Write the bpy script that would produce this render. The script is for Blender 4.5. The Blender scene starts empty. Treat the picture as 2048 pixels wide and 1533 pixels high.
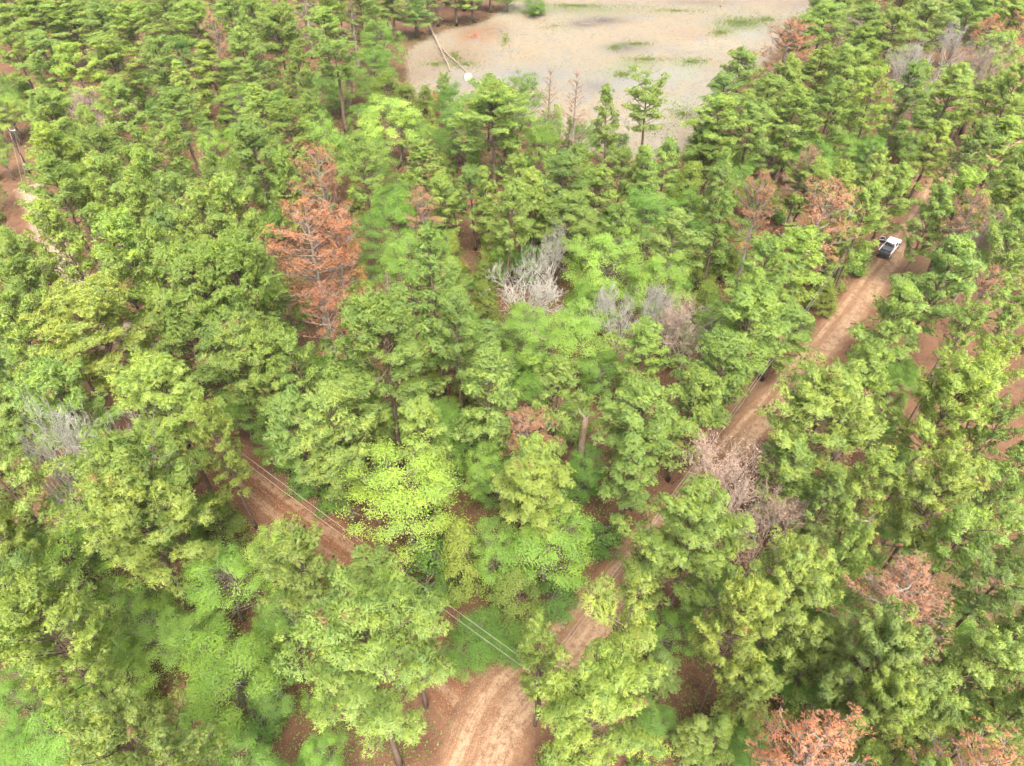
import bpy, math, random
import numpy as np
from mathutils import Vector

# ------------------------------------------------------------------ camera, light, exposure
CAM_H = 61.0
PITCH = math.radians(43.0)
FPX = 1366.0                       # focal length in photo pixels (2048 wide)
SUN_EL, SUN_AZ = 60.0, 168.0       # azimuth clockwise from +Y
SC = bpy.context.scene
COL = SC.collection
cam_d = bpy.data.cameras.new("camera")
cam = bpy.data.objects.new("camera", cam_d)
COL.objects.link(cam)
cam.location = (0, 0, CAM_H)
cam.rotation_euler = (math.radians(90) - PITCH, 0, 0)
cam_d.sensor_width = 36.0
cam_d.lens = 36.0 * FPX / 2048.0
cam_d.clip_end = 8000
cam_d.clip_start = 0.5
SC.camera = cam
world = bpy.data.worlds.new("World")
SC.world = world
world.use_nodes = True
wn = world.node_tree
wn.nodes.clear()
sky = wn.nodes.new("ShaderNodeTexSky")
sky.sky_type = 'NISHITA'
sky.sun_disc = False
sky.sun_elevation = math.radians(SUN_EL)
sky.sun_rotation = math.radians(SUN_AZ)
sky.altitude = 100
sky.air_density = 0.7
sky.dust_density = 10.0
sky.ozone_density = 0.0
bgn = wn.nodes.new("ShaderNodeBackground")
bgn.inputs["Strength"].default_value = 0.15
won = wn.nodes.new("ShaderNodeOutputWorld")
wn.links.new(sky.outputs[0], bgn.inputs[0])
wn.links.new(bgn.outputs[0], won.inputs[0])
sun_d = bpy.data.lights.new("sun", 'SUN')
sun_d.energy = 1.0
sun_d.angle = math.radians(28)
sun_d.color = (1.0, 0.94, 0.84)
sun = bpy.data.objects.new("sun", sun_d)
COL.objects.link(sun)
_el, _az = math.radians(SUN_EL), math.radians(SUN_AZ)
_sdir = Vector((math.sin(_az) * math.cos(_el), math.cos(_az) * math.cos(_el), math.sin(_el)))
sun.rotation_euler = _sdir.to_track_quat('Z', 'Y').to_euler()
sun.location = (60, -60, 140)
SC.view_settings.view_transform = 'Standard'
SC.view_settings.look = 'None'
SC.view_settings.gamma = 1.0
SC.view_settings.use_curve_mapping = False
SC.view_settings.exposure = 1.97
SC.cycles.max_bounces = 8
SC.cycles.diffuse_bounces = 5
SC.cycles.glossy_bounces = 1
SC.cycles.transmission_bounces = 6
SC.cycles.caustics_reflective = False
SC.cycles.caustics_refractive = False
SC.cycles.use_denoising = True
SC.cycles.denoiser = 'OPENIMAGEDENOISE'
SC.cycles.denoising_input_passes = 'RGB_ALBEDO_NORMAL'
SC.cycles.denoising_prefilter = 'ACCURATE'
SC.cycles.use_adaptive_sampling = True
SC.cycles.adaptive_threshold = 0.06
SC.cycles.adaptive_min_samples = 32

# ------------------------------------------------------------------ helpers
CP, SP = math.cos(PITCH), math.sin(PITCH)


def P(u, v, z=0.0):
    """photo pixel -> point of the place at height z"""
    a = (u - 1024.0) / FPX
    b = (v - 766.5) / FPX
    t = (CAM_H - z) / (SP + b * CP)
    return (a * t, (CP - b * SP) * t, z)


def depth_of(x, y, z):
    return y * CP + (CAM_H - z) * SP


def proj(x, y, z):
    d = y * CP + (CAM_H - z) * SP
    return 1024 + FPX * x / d, 766.5 + FPX * ((CAM_H - z) * CP - y * SP) / d


def hgt(x, y):
    return 0.30 * np.sin(x * 0.055 + 1.3) * np.cos(y * 0.047) + 0.14 * np.sin(x * 0.13 + y * 0.11)


def nrm(a):
    return a / np.maximum(np.linalg.norm(a, axis=-1, keepdims=True), 1e-9)


def in_poly(px, py, poly):
    inside = False
    n = len(poly)
    j = n - 1
    for i in range(n):
        xi, yi = poly[i]
        xj, yj = poly[j]
        if (yi > py) != (yj > py) and px < (xj - xi) * (py - yi) / (yj - yi) + xi:
            inside = not inside
        j = i
    return inside


def in_poly_np(px, py, poly):
    inside = np.zeros(px.shape, bool)
    j = len(poly) - 1
    for i in range(len(poly)):
        xi, yi = poly[i]
        xj, yj = poly[j]
        c = ((yi > py) != (yj > py)) & (px < (xj - xi) * (py - yi) / (yj - yi + 1e-12) + xi)
        inside ^= c
        j = i
    return inside


def poly_dist(x, y, line):
    best = 1e9
    for (ax, ay), (bx, by) in zip(line[:-1], line[1:]):
        dx, dy = bx - ax, by - ay
        t = max(0, min(1, ((x - ax) * dx + (y - ay) * dy) / (dx * dx + dy * dy)))
        best = min(best, math.hypot(x - ax - t * dx, y - ay - t * dy))
    return best


def mesh_np(name, V, F, tint=None, smooth=False, mats=(), midx=None, normals=None):
    """mesh from vertex array and triangle (or quad) index array"""
    me = bpy.data.meshes.new(name)
    V = np.asarray(V, np.float32)
    F = np.asarray(F, np.int32)
    k = F.shape[1]
    me.vertices.add(len(V))
    me.vertices.foreach_set("co", V.ravel())
    me.loops.add(F.size)
    me.loops.foreach_set("vertex_index", F.ravel())
    me.polygons.add(len(F))
    me.polygons.foreach_set("loop_start", np.arange(0, F.size, k, dtype=np.int32))
    me.polygons.foreach_set("loop_total", np.full(len(F), k, np.int32))
    if smooth:
        me.polygons.foreach_set("use_smooth", np.ones(len(F), bool))
    if midx is not None:
        me.polygons.foreach_set("material_index", np.asarray(midx, np.int32))
    if tint is not None:
        at = me.attributes.new("tint", 'FLOAT', 'POINT')
        at.data.foreach_set("value", np.asarray(tint, np.float32))
    me.update()
    me.validate()
    if normals is not None:
        me.polygons.foreach_set("use_smooth", np.ones(len(me.polygons), bool))
        me.normals_split_custom_set_from_vertices(normals.astype(np.float32).tolist())
    for m in mats:
        me.materials.append(m)
    return me


class MB:
    """collects tubes and boxes into one triangle mesh"""

    def __init__(s):
        s.v, s.f, s.n = [], [], 0

    def add(s, V, F):
        V = np.asarray(V, float)
        F = np.asarray(F, int)
        s.v.append(V)
        s.f.append(F + s.n)
        s.n += len(V)

    def tube(s, pts, rad, n=5, cap=True):
        pts = np.asarray(pts, float)
        k = len(pts)
        tan = np.gradient(pts, axis=0)
        tan = nrm(tan)
        ref = np.array([0.13, 0.31, 0.94]) if abs(tan[0][2]) < 0.85 else np.array([0.94, 0.2, 0.1])
        a = nrm(np.cross(tan, ref))
        b = np.cross(tan, a)
        ang = np.arange(n) * 2 * math.pi / n
        rad = np.broadcast_to(np.asarray(rad, float), (k,))
        ring = pts[:, None, :] + rad[:, None, None] * (np.cos(ang)[None, :, None] * a[:, None, :] + np.sin(ang)[None, :, None] * b[:, None, :])
        V = ring.reshape(-1, 3)
        i = np.arange(k - 1)[:, None] * n
        j = np.arange(n)[None, :]
        j2 = (j + 1) % n
        q = np.stack([i + j, i + j2, i + n + j2, i + n + j], -1).reshape(-1, 4)
        F = np.concatenate([q[:, [0, 1, 2]], q[:, [0, 2, 3]]])
        if cap:
            top = (k - 1) * n
            caps = [[top, top + t, top + t + 1] for t in range(1, n - 1)] + [[0, t + 1, t] for t in range(1, n - 1)]
            F = np.concatenate([F, np.array(caps)])
        s.add(V, F)

    def box(s, lo, hi):
        x0, y0, z0 = lo
        x1, y1, z1 = hi
        V = [(x0, y0, z0), (x1, y0, z0), (x1, y1, z0), (x0, y1, z0), (x0, y0, z1), (x1, y0, z1), (x1, y1, z1), (x0, y1, z1)]
        s.add(V, tri_quads([(0, 3, 2, 1), (4, 5, 6, 7), (0, 1, 5, 4), (1, 2, 6, 5), (2, 3, 7, 6), (3, 0, 4, 7)]))

    def hexa(s, V):
        s.add(V, tri_quads([(0, 3, 2, 1), (4, 5, 6, 7), (0, 1, 5, 4), (1, 2, 6, 5), (2, 3, 7, 6), (3, 0, 4, 7)]))

    def arrays(s):
        return np.concatenate(s.v), np.concatenate(s.f)

    def mesh(s, name, mat, smooth=True):
        V, F = s.arrays()
        return mesh_np(name, V, F, smooth=smooth, mats=[mat])


def tri_quads(qs):
    out = []
    for a, b, c, d in qs:
        out += [(a, b, c), (a, c, d)]
    return out


def link(name, data, parent=None, loc=None, rot=None, scale=None):
    o = bpy.data.objects.new(name, data)
    COL.objects.link(o)
    if parent:
        o.parent = parent
    if loc is not None:
        o.location = loc
    if rot is not None:
        o.rotation_euler = rot
    if scale is not None:
        o.scale = scale
    return o


def tag(o, label=None, cat=None, group=None, kind=None):
    if label:
        o["label"] = label
    if cat:
        o["category"] = cat
    if group:
        o["group"] = group
    if kind:
        o["kind"] = kind
    return o


# ------------------------------------------------------------------ materials
def new_mat(name):
    m = bpy.data.materials.new(name)
    m.use_nodes = True
    m.node_tree.nodes.clear()
    return m, m.node_tree.nodes, m.node_tree.links


def out_surface(N, L, sh):
    o = N.new("ShaderNodeOutputMaterial")
    L.new(sh, o.inputs["Surface"])


def foliage_mat(name, var=0.5, transl=0.35, rough=0.55, spec=0.3, warm=(1.22, 1.14, 0.85), cool=(0.7, 0.82, 0.95)):
    """leaf colour = the crown's own object colour, varied leaf by leaf"""
    m, N, L = new_mat(name)
    oi = N.new("ShaderNodeObjectInfo")
    at = N.new("ShaderNodeAttribute")
    at.attribute_name = "tint"
    ramp = N.new("ShaderNodeMix")
    ramp.data_type = 'RGBA'
    ramp.inputs["A"].default_value = tuple(1 + (c - 1) * var * 2 for c in cool) + (1,)
    ramp.inputs["B"].default_value = tuple(1 + (c - 1) * var * 2 for c in warm) + (1,)
    L.new(at.outputs["Fac"], ramp.inputs["Factor"])
    mul = N.new("ShaderNodeMix")
    mul.data_type = 'RGBA'
    mul.blend_type = 'MULTIPLY'
    mul.inputs["Factor"].default_value = 1
    L.new(oi.outputs["Color"], mul.inputs["A"])
    L.new(ramp.outputs["Result"], mul.inputs["B"])
    brown = N.new("ShaderNodeMapRange")
    brown.inputs[1].default_value = 1.3
    brown.inputs[2].default_value = 1.6
    L.new(at.outputs["Fac"], brown.inputs[0])
    live = mul
    mul = N.new("ShaderNodeMix")
    mul.data_type = 'RGBA'
    mul.inputs["B"].default_value = (0.26, 0.15, 0.09, 1)
    L.new(brown.outputs[0], mul.inputs["Factor"])
    L.new(live.outputs["Result"], mul.inputs["A"])
    pb = N.new("ShaderNodeBsdfPrincipled")
    pb.inputs["Roughness"].default_value = rough
    pb.inputs["Specular IOR Level"].default_value = spec
    L.new(mul.outputs["Result"], pb.inputs["Base Color"])
    tr = N.new("ShaderNodeBsdfTranslucent")
    tc = N.new("ShaderNodeMix")
    tc.data_type = 'RGBA'
    tc.blend_type = 'MULTIPLY'
    tc.inputs["Factor"].default_value = 1
    tc.inputs["B"].default_value = (1.3, 1.25, 0.6, 1)
    L.new(mul.outputs["Result"], tc.inputs["A"])
    L.new(tc.outputs["Result"], tr.inputs["Color"])
    mx = N.new("ShaderNodeMixShader")
    mx.inputs[0].default_value = transl
    L.new(pb.outputs[0], mx.inputs[1])
    L.new(tr.outputs[0], mx.inputs[2])
    out_surface(N, L, mx.outputs[0])
    return m


def noise(N, L, scale, detail=4, rough=0.6, vec=None, dist=0.0):
    n = N.new("ShaderNodeTexNoise")
    n.inputs["Scale"].default_value = scale
    n.inputs["Detail"].default_value = detail
    n.inputs["Roughness"].default_value = rough
    n.inputs["Distortion"].default_value = dist
    if vec is not None:
        L.new(vec, n.inputs["Vector"])
    return n


def mapr(N, L, val, a, b, c=0.0, d=1.0):
    m = N.new("ShaderNodeMapRange")
    m.inputs[1].default_value = a
    m.inputs[2].default_value = b
    m.inputs[3].default_value = c
    m.inputs[4].default_value = d
    L.new(val, m.inputs[0])
    return m.outputs[0]


def mixc(N, L, fac, A, B, blend='MIX'):
    m = N.new("ShaderNodeMix")
    m.data_type = 'RGBA'
    m.blend_type = blend
    for key, v in (("Factor", fac), ("A", A), ("B", B)):
        if hasattr(v, "links"):
            L.new(v, m.inputs[key])
        elif isinstance(v, (tuple, list)):
            m.inputs[key].default_value = tuple(v) + (1,)
        else:
            m.inputs[key].default_value = v
    return m.outputs["Result"]


def bark_mat(name, c1, c2, sc=3.0):
    m, N, L = new_mat(name)
    tc = N.new("ShaderNodeTexCoord")
    mp = N.new("ShaderNodeMapping")
    mp.inputs["Scale"].default_value = (1, 1, 0.3)
    L.new(tc.outputs["Object"], mp.inputs["Vector"])
    n1 = noise(N, L, sc, 5, 0.65, mp.outputs[0])
    n2 = noise(N, L, sc * 5, 3, 0.6, mp.outputs[0])
    c = mixc(N, L, mapr(N, L, n1.outputs[0], 0.35, 0.65), c1, c2)
    c = mixc(N, L, mapr(N, L, n2.outputs[0], 0.4, 0.7, 0.0, 0.6), c, tuple(x * 0.55 for x in c1))
    pb = N.new("ShaderNodeBsdfPrincipled")
    pb.inputs["Roughness"].default_value = 0.9
    pb.inputs["Specular IOR Level"].default_value = 0.15
    L.new(c, pb.inputs["Base Color"])
    bp = N.new("ShaderNodeBump")
    bp.inputs["Strength"].default_value = 0.7
    bp.inputs["Distance"].default_value = 0.05
    L.new(n2.outputs[0], bp.inputs["Height"])
    L.new(bp.outputs[0], pb.inputs["Normal"])
    out_surface(N, L, pb.outputs[0])
    return m


def plain_mat(name, col, rough=0.5, metal=0.0, spec=0.5, coat=0.0, var=0.12, sc=6.0):
    m, N, L = new_mat(name)
    tc = N.new("ShaderNodeTexCoord")
    n1 = noise(N, L, sc, 4, 0.6, tc.outputs["Object"])
    c = mixc(N, L, mapr(N, L, n1.outputs[0], 0.3, 0.7), tuple(x * (1 - var) for x in col), tuple(min(1, x * (1 + var)) for x in col))
    pb = N.new("ShaderNodeBsdfPrincipled")
    pb.inputs["Roughness"].default_value = rough
    pb.inputs["Metallic"].default_value = metal
    pb.inputs["Specular IOR Level"].default_value = spec
    pb.inputs["Coat Weight"].default_value = coat
    L.new(c, pb.inputs["Base Color"])
    out_surface(N, L, pb.outputs[0])
    return m


M_NEEDLE = foliage_mat("pine_needles", 0.5, 0.42, 0.5, 0.35)
M_RUST = foliage_mat("dead_needles", 0.5, 0.2, 0.7, 0.2, (1.25, 1.02, 0.82), (0.78, 0.84, 0.92))
M_LEAF = foliage_mat("broad_leaves", 0.45, 0.45, 0.5, 0.35)
M_BARK = bark_mat("pine_bark", (0.10, 0.07, 0.052), (0.16, 0.128, 0.105))
M_BARK_D = bark_mat("hardwood_bark", (0.13, 0.115, 0.095), (0.22, 0.20, 0.175))
M_SILVER = bark_mat("silver_twigs", (0.30, 0.30, 0.265), (0.42, 0.42, 0.375), 1.5)
M_TAN = bark_mat("tan_twigs", (0.28, 0.225, 0.19), (0.37, 0.31, 0.265), 1.5)
M_GREYW = bark_mat("grey_deadwood", (0.17, 0.145, 0.12), (0.26, 0.235, 0.205), 1.5)
M_SNAG = bark_mat("weathered_snag", (0.11, 0.07, 0.042), (0.22, 0.185, 0.145), 2.0)
M_LOG = bark_mat("bleached_log", (0.17, 0.135, 0.10), (0.27, 0.23, 0.18), 2.0)
M_POLE = plain_mat("creosote_pole", (0.06, 0.042, 0.035), 0.8, 0, 0.2)
M_WIRE = plain_mat("aluminium_wire", (0.30, 0.29, 0.26), 0.6, 0.0, 0.5)
M_GALV = plain_mat("galvanised_metal", (0.38, 0.39, 0.40), 0.45, 0.6, 0.5)
M_WHITE = plain_mat("white_paint", (0.74, 0.75, 0.77), 0.25, 0, 0.5, 0.6, 0.03)
M_BLACK = plain_mat("black_trim", (0.02, 0.021, 0.023), 0.5, 0, 0.4)
M_COVER = plain_mat("bed_cover_vinyl", (0.085, 0.095, 0.10), 0.45, 0, 0.4, 0.0, 0.2)
M_GLASS = plain_mat("tinted_glass", (0.015, 0.02, 0.024), 0.06, 0, 0.8, 0.5)
M_RUBBER = plain_mat("tyre_rubber", (0.025, 0.025, 0.025), 0.85, 0, 0.2)
M_RIM = plain_mat("wheel_alloy", (0.45, 0.46, 0.47), 0.35, 0.8)
M_REDL = plain_mat("red_lens", (0.35, 0.02, 0.02), 0.2)
M_CLEAR = plain_mat("headlamp_lens", (0.6, 0.62, 0.63), 0.15)
M_KAYAK = plain_mat("red_plastic", (0.62, 0.06, 0.06), 0.35)
M_TUB = plain_mat("white_plastic", (0.78, 0.79, 0.80), 0.4, 0, 0.5, 0, 0.05)
M_BOARD = plain_mat("pale_board", (0.60, 0.55, 0.46), 0.7)


def litter_colour(N, L, vec):
    """pine straw and leaf litter on red earth"""
    a = noise(N, L, 0.05, 3, 0.6, vec)
    b = noise(N, L, 0.45, 6, 0.7, vec)
    c = noise(N, L, 5.0, 4, 0.75, vec)
    col = mixc(N, L, mapr(N, L, b.outputs[0], 0.35, 0.68), (0.081, 0.044, 0.027), (0.141, 0.080, 0.048))
    col = mixc(N, L, mapr(N, L, a.outputs[0], 0.50, 0.66, 0, 0.6), col, (0.113, 0.080, 0.049))
    col = mixc(N, L, mapr(N, L, c.outputs[0], 0.56, 0.72, 0, 0.55), col, (0.215, 0.150, 0.095))
    col = mixc(N, L, mapr(N, L, c.outputs[0], 0.44, 0.30, 0, 0.65), col, (0.041, 0.027, 0.018))
    return col, b, c


def ground_mat():
    m, N, L = new_mat("forest_floor")
    tc = N.new("ShaderNodeTexCoord")
    col, b, c = litter_colour(N, L, tc.outputs["Object"])
    pb = N.new("ShaderNodeBsdfPrincipled")
    pb.inputs["Roughness"].default_value = 0.95
    pb.inputs["Specular IOR Level"].default_value = 0.1
    L.new(col, pb.inputs["Base Color"])
    bp = N.new("ShaderNodeBump")
    bp.inputs["Strength"].default_value = 0.8
    bp.inputs["Distance"].default_value = 0.12
    L.new(c.outputs[0], bp.inputs["Height"])
    L.new(bp.outputs[0], pb.inputs["Normal"])
    out_surface(N, L, pb.outputs[0])
    return m


def road_mat(name, earth, track, middle, tracks, strength=1.0):
    """dirt road: UV.x runs across (-1..1), UV.y along in metres; tracks = [(centre, half width)]"""
    m, N, L = new_mat(name)
    tc = N.new("ShaderNodeTexCoord")
    lit, b, c = litter_colour(N, L, tc.outputs["Object"])
    uv = N.new("ShaderNodeUVMap")
    uv.uv_map = "across"
    sx = N.new("ShaderNodeSeparateXYZ")
    L.new(uv.outputs[0], sx.inputs[0])
    wob = noise(N, L, 0.25, 4, 0.65, tc.outputs["Object"])
    wofs = mapr(N, L, wob.outputs[0], 0.2, 0.8, -0.35, 0.35)
    ad = N.new("ShaderNodeMath")
    ad.operation = 'ADD'
    L.new(sx.outputs[0], ad.inputs[0])
    L.new(wofs, ad.inputs[1])
    ab = N.new("ShaderNodeMath")
    ab.operation = 'ABSOLUTE'
    L.new(ad.outputs[0], ab.inputs[0])
    fine = noise(N, L, 1.6, 6, 0.7, tc.outputs["Object"])
    grit = noise(N, L, 9.0, 3, 0.7, tc.outputs["Object"])
    e = mixc(N, L, mapr(N, L, fine.outputs[0], 0.35, 0.65), tuple(x * 0.78 for x in earth), tuple(x * 1.15 for x in earth))
    e = mixc(N, L, mapr(N, L, wob.outputs[0], 0.5, 0.68, 0, 0.7), e, middle)
    for (cx, hw) in tracks:
        s = N.new("ShaderNodeMath")
        s.operation = 'SUBTRACT'
        wo2 = mapr(N, L, wob.outputs[0], 0.2, 0.8, -0.10, 0.10)
        a2 = N.new("ShaderNodeMath")
        a2.operation = 'ADD'
        L.new(sx.outputs[0], a2.inputs[0])
        L.new(wo2, a2.inputs[1])
        L.new(a2.outputs[0], s.inputs[0])
        s.inputs[1].default_value = cx
        q = N.new("ShaderNodeMath")
        q.operation = 'ABSOLUTE'
        L.new(s.outputs[0], q.inputs[0])
        k = mapr(N, L, q.outputs[0], hw * 1.2, hw * 0.6, 0, 1)
        br = mapr(N, L, fine.outputs[0], 0.40, 0.54, 0.1, strength)
        mu = N.new("ShaderNodeMath")
        mu.operation = 'MULTIPLY'
        L.new(k, mu.inputs[0])
        L.new(br, mu.inputs[1])
        e = mixc(N, L, mu.outputs[0], e, track)
    sc_ = N.new("ShaderNodeCombineXYZ")
    for slot, src, f in ((0, sx.outputs[0], 14.0), (1, sx.outputs[1], 0.22)):
        mm = N.new("ShaderNodeMath")
        mm.operation = 'MULTIPLY'
        mm.inputs[1].default_value = f
        L.new(src, mm.inputs[0])
        L.new(mm.outputs[0], sc_.inputs[slot])
    streak = noise(N, L, 1.0, 5, 0.7, sc_.outputs[0], 0.4)
    e = mixc(N, L, mapr(N, L, streak.outputs[0], 0.50, 0.36, 0, 0.6), e, tuple(x * 0.62 for x in earth))
    e = mixc(N, L, mapr(N, L, streak.outputs[0], 0.54, 0.66, 0, 0.5), e, track)
    e = mixc(N, L, mapr(N, L, grit.outputs[0], 0.56, 0.66, 0, 0.6), e, tuple(min(1, x * 1.5) for x in track))
    e = mixc(N, L, mapr(N, L, grit.outputs[0], 0.44, 0.32, 0, 0.6), e, tuple(x * 0.45 for x in earth))
    fac = mapr(N, L, ab.outputs[0], 0.92, 0.62, 0, 1)
    col = mixc(N, L, fac, lit, e)
    pb = N.new("ShaderNodeBsdfPrincipled")
    pb.inputs["Roughness"].default_value = 0.95
    pb.inputs["Specular IOR Level"].default_value = 0.1
    L.new(col, pb.inputs["Base Color"])
    bp = N.new("ShaderNodeBump")
    bp.inputs["Strength"].default_value = 0.6
    bp.inputs["Distance"].default_value = 0.08
    L.new(fine.outputs[0], bp.inputs["Height"])
    L.new(bp.outputs[0], pb.inputs["Normal"])
    out_surface(N, L, pb.outputs[0])
    return m


def pond_mat():
    m, N, L = new_mat("pond_silt")
    tc = N.new("ShaderNodeTexCoord")
    lit, b, c = litter_colour(N, L, tc.outputs["Object"])
    at = N.new("ShaderNodeAttribute")
    at.attribute_name = "silt"
    ed = N.new("ShaderNodeAttribute")
    ed.attribute_name = "inner"
    n1 = noise(N, L, 0.16, 6, 0.7, tc.outputs["Object"], 1.2)
    n2 = noise(N, L, 1.1, 6, 0.75, tc.outputs["Object"], 0.5)
    n3 = noise(N, L, 4.5, 4, 0.7, tc.outputs["Object"])
    col = mixc(N, L, mapr(N, L, n1.outputs[0], 0.50, 0.64, 0, 0.8), at.outputs["Color"], (0.121, 0.123, 0.115))
    col = mixc(N, L, mapr(N, L, n1.outputs[0], 0.46, 0.34, 0, 0.75), col, (0.146, 0.114, 0.077))
    col = mixc(N, L, mapr(N, L, n2.outputs[0], 0.54, 0.66, 0, 0.7), col, (0.163, 0.155, 0.125))
    col = mixc(N, L, mapr(N, L, n2.outputs[0], 0.45, 0.33, 0, 0.75), col, (0.071, 0.060, 0.046))
    col = mixc(N, L, mapr(N, L, n3.outputs[0], 0.58, 0.75, 0, 0.4), col, (0.175, 0.171, 0.146))
    col = mixc(N, L, mapr(N, L, n3.outputs[0], 0.40, 0.26, 0, 0.5), col, (0.057, 0.050, 0.039))
    ad = N.new("ShaderNodeMath")
    ad.operation = 'ADD'
    L.new(ed.outputs["Fac"], ad.inputs[0])
    L.new(mapr(N, L, n2.outputs[0], 0.25, 0.75, -0.75, 0.55), ad.inputs[1])
    col = mixc(N, L, mapr(N, L, ad.outputs[0], 0.3, 0.7), lit, col)
    pb = N.new("ShaderNodeBsdfPrincipled")
    pb.inputs["Roughness"].default_value = 0.9
    pb.inputs["Specular IOR Level"].default_value = 0.15
    L.new(col, pb.inputs["Base Color"])
    bp = N.new("ShaderNodeBump")
    bp.inputs["Strength"].default_value = 0.7
    bp.inputs["Distance"].default_value = 0.15
    L.new(n2.outputs[0], bp.inputs["Height"])
    L.new(bp.outputs[0], pb.inputs["Normal"])
    out_surface(N, L, pb.outputs[0])
    return m


# ------------------------------------------------------------------ the ground, roads and the dry pond
def axis(lo, hi, fine, far):
    a = list(np.arange(lo, hi + 0.01, fine))
    left, right, step = [], [], fine
    x = lo
    while x > -far:
        step *= 1.6
        x -= step
        left.append(x)
    step = fine
    x = hi
    while x < far:
        step *= 1.6
        x += step
        right.append(x)
    return np.array(left[::-1] + a + right)


gx, gy = axis(-200, 200, 2.0, 3000), axis(-20, 330, 2.0, 3000)
GX, GY = np.meshgrid(gx, gy)
nx, ny = len(gx), len(gy)
gi = np.arange((ny - 1) * nx).reshape(ny - 1, nx)[:, :-1].ravel()
gq = np.stack([gi, gi + 1, gi + nx + 1, gi + nx], -1)
fade = np.clip(1 - (np.hypot(GX, GY - 150) - 350) / 300, 0, 1)
ground = link("ground", mesh_np("ground", np.stack([GX, GY, hgt(GX, GY) * fade], -1).reshape(-1, 3), gq, smooth=True, mats=[ground_mat()]))
tag(ground, "red brown forest floor of pine straw between the trees", None, None, "structure")


def smooth_line(px, step=1.0):
    """Catmull-Rom through ground pixels -> world polyline"""
    w = np.array([P(u, v)[:2] for u, v in px])
    w = np.vstack([2 * w[0] - w[1], w, 2 * w[-1] - w[-2]])
    out = []
    for i in range(1, len(w) - 2):
        n = max(2, int(np.linalg.norm(w[i + 1] - w[i]) / step))
        for t in np.arange(n) / n:
            out.append(0.5 * (2 * w[i] + (w[i + 1] - w[i - 1]) * t + (2 * w[i - 1] - 5 * w[i] + 4 * w[i + 1] - w[i + 2]) * t * t + (3 * w[i] - w[i - 1] - 3 * w[i + 1] + w[i + 2]) * t ** 3))
    out.append(w[-2])
    return np.array(out)


def build_road(name, line, half, mat, label, lift=0.05, taper=0.0):
    t = nrm(np.gradient(line, axis=0))
    n = np.stack([t[:, 1], -t[:, 0]], -1)
    cs = np.linspace(-1, 1, 11)
    s = np.concatenate([[0], np.cumsum(np.linalg.norm(np.diff(line, axis=0), axis=1))])
    h = np.broadcast_to(np.asarray(half, float), (len(line),))
    pts = line[:, None, :] + n[:, None, :] * (cs[None, :] * h[:, None])[..., None]
    z = hgt(pts[..., 0], pts[..., 1]) + lift
    for c0 in (-0.36, 0.30):                      # ruts pressed into the earth
        z -= 0.035 * np.exp(-((cs[None, :] - c0) / 0.13) ** 2)
    z[:, 0] -= lift - 0.006
    z[:, -1] -= lift - 0.006
    V = np.concatenate([pts, z[..., None]], -1).reshape(-1, 3)
    k = len(cs)
    i = np.arange(len(line) - 1)[:, None] * k + np.arange(k - 1)[None, :]
    q = np.stack([i, i + 1, i + k + 1, i + k], -1).reshape(-1, 4)
    me = mesh_np(name, V, q, smooth=True, mats=[mat])
    uv = me.uv_layers.new(name="across")
    U = np.stack([np.broadcast_to(cs[None, :], z.shape), np.broadcast_to(s[:, None], z.shape)], -1).reshape(-1, 2)
    uv.data.foreach_set("uv", U[q.ravel()].astype(np.float32).ravel())
    o = link(name, me)
    tag(o, label, None, None, "structure")
    return o


ROAD_MAIN = smooth_line([(880, 1700), (955, 1533), (1000, 1425), (1100, 1320), (1190, 1225), (1330, 1065), (1490, 868), (1608, 735), (1700, 625), (1785, 510), (1840, 435), (1880, 372), (1945, 318), (2040, 285)])
ROAD_LEFT = smooth_line([(985, 1445), (900, 1355), (800, 1235), (700, 1125), (600, 1045), (500, 965), (420, 895), (330, 820), (240, 740), (120, 660), (-60, 590)])
ROAD_POLE = smooth_line([(58, 375), (78, 420), (100, 480), (135, 540), (200, 620), (300, 720)])
c_red, c_tan, c_mid = (0.129, 0.068, 0.043), (0.258, 0.184, 0.119), (0.110, 0.073, 0.051)
hm = np.interp(np.arange(len(ROAD_MAIN)), [0, 22, 40, len(ROAD_MAIN)], [4.2, 3.7, 2.75, 2.9])
build_road("dirt_road", ROAD_MAIN, hm, road_mat("main_road_dirt", (0.167, 0.100, 0.059), c_tan, (0.152, 0.097, 0.062), [(0.28, 0.34), (-0.42, 0.12)]), "main dirt road running up to the white pickup truck", 0.16)
build_road("dirt_road", ROAD_LEFT, 3.6, road_mat("left_road_dirt", (0.125, 0.060, 0.034), (0.205, 0.140, 0.088), c_mid, [(-0.30, 0.13), (0.26, 0.13)]), "red dirt road with two pale wheel tracks on the left", 0.10)
build_road("dirt_track", ROAD_POLE, 2.8, road_mat("sandy_track_dirt", (0.191, 0.146, 0.101), (0.267, 0.220, 0.164), (0.162, 0.132, 0.090), [(0.0, 0.5)]), "pale sandy track beside the utility pole", 0.10)

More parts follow.
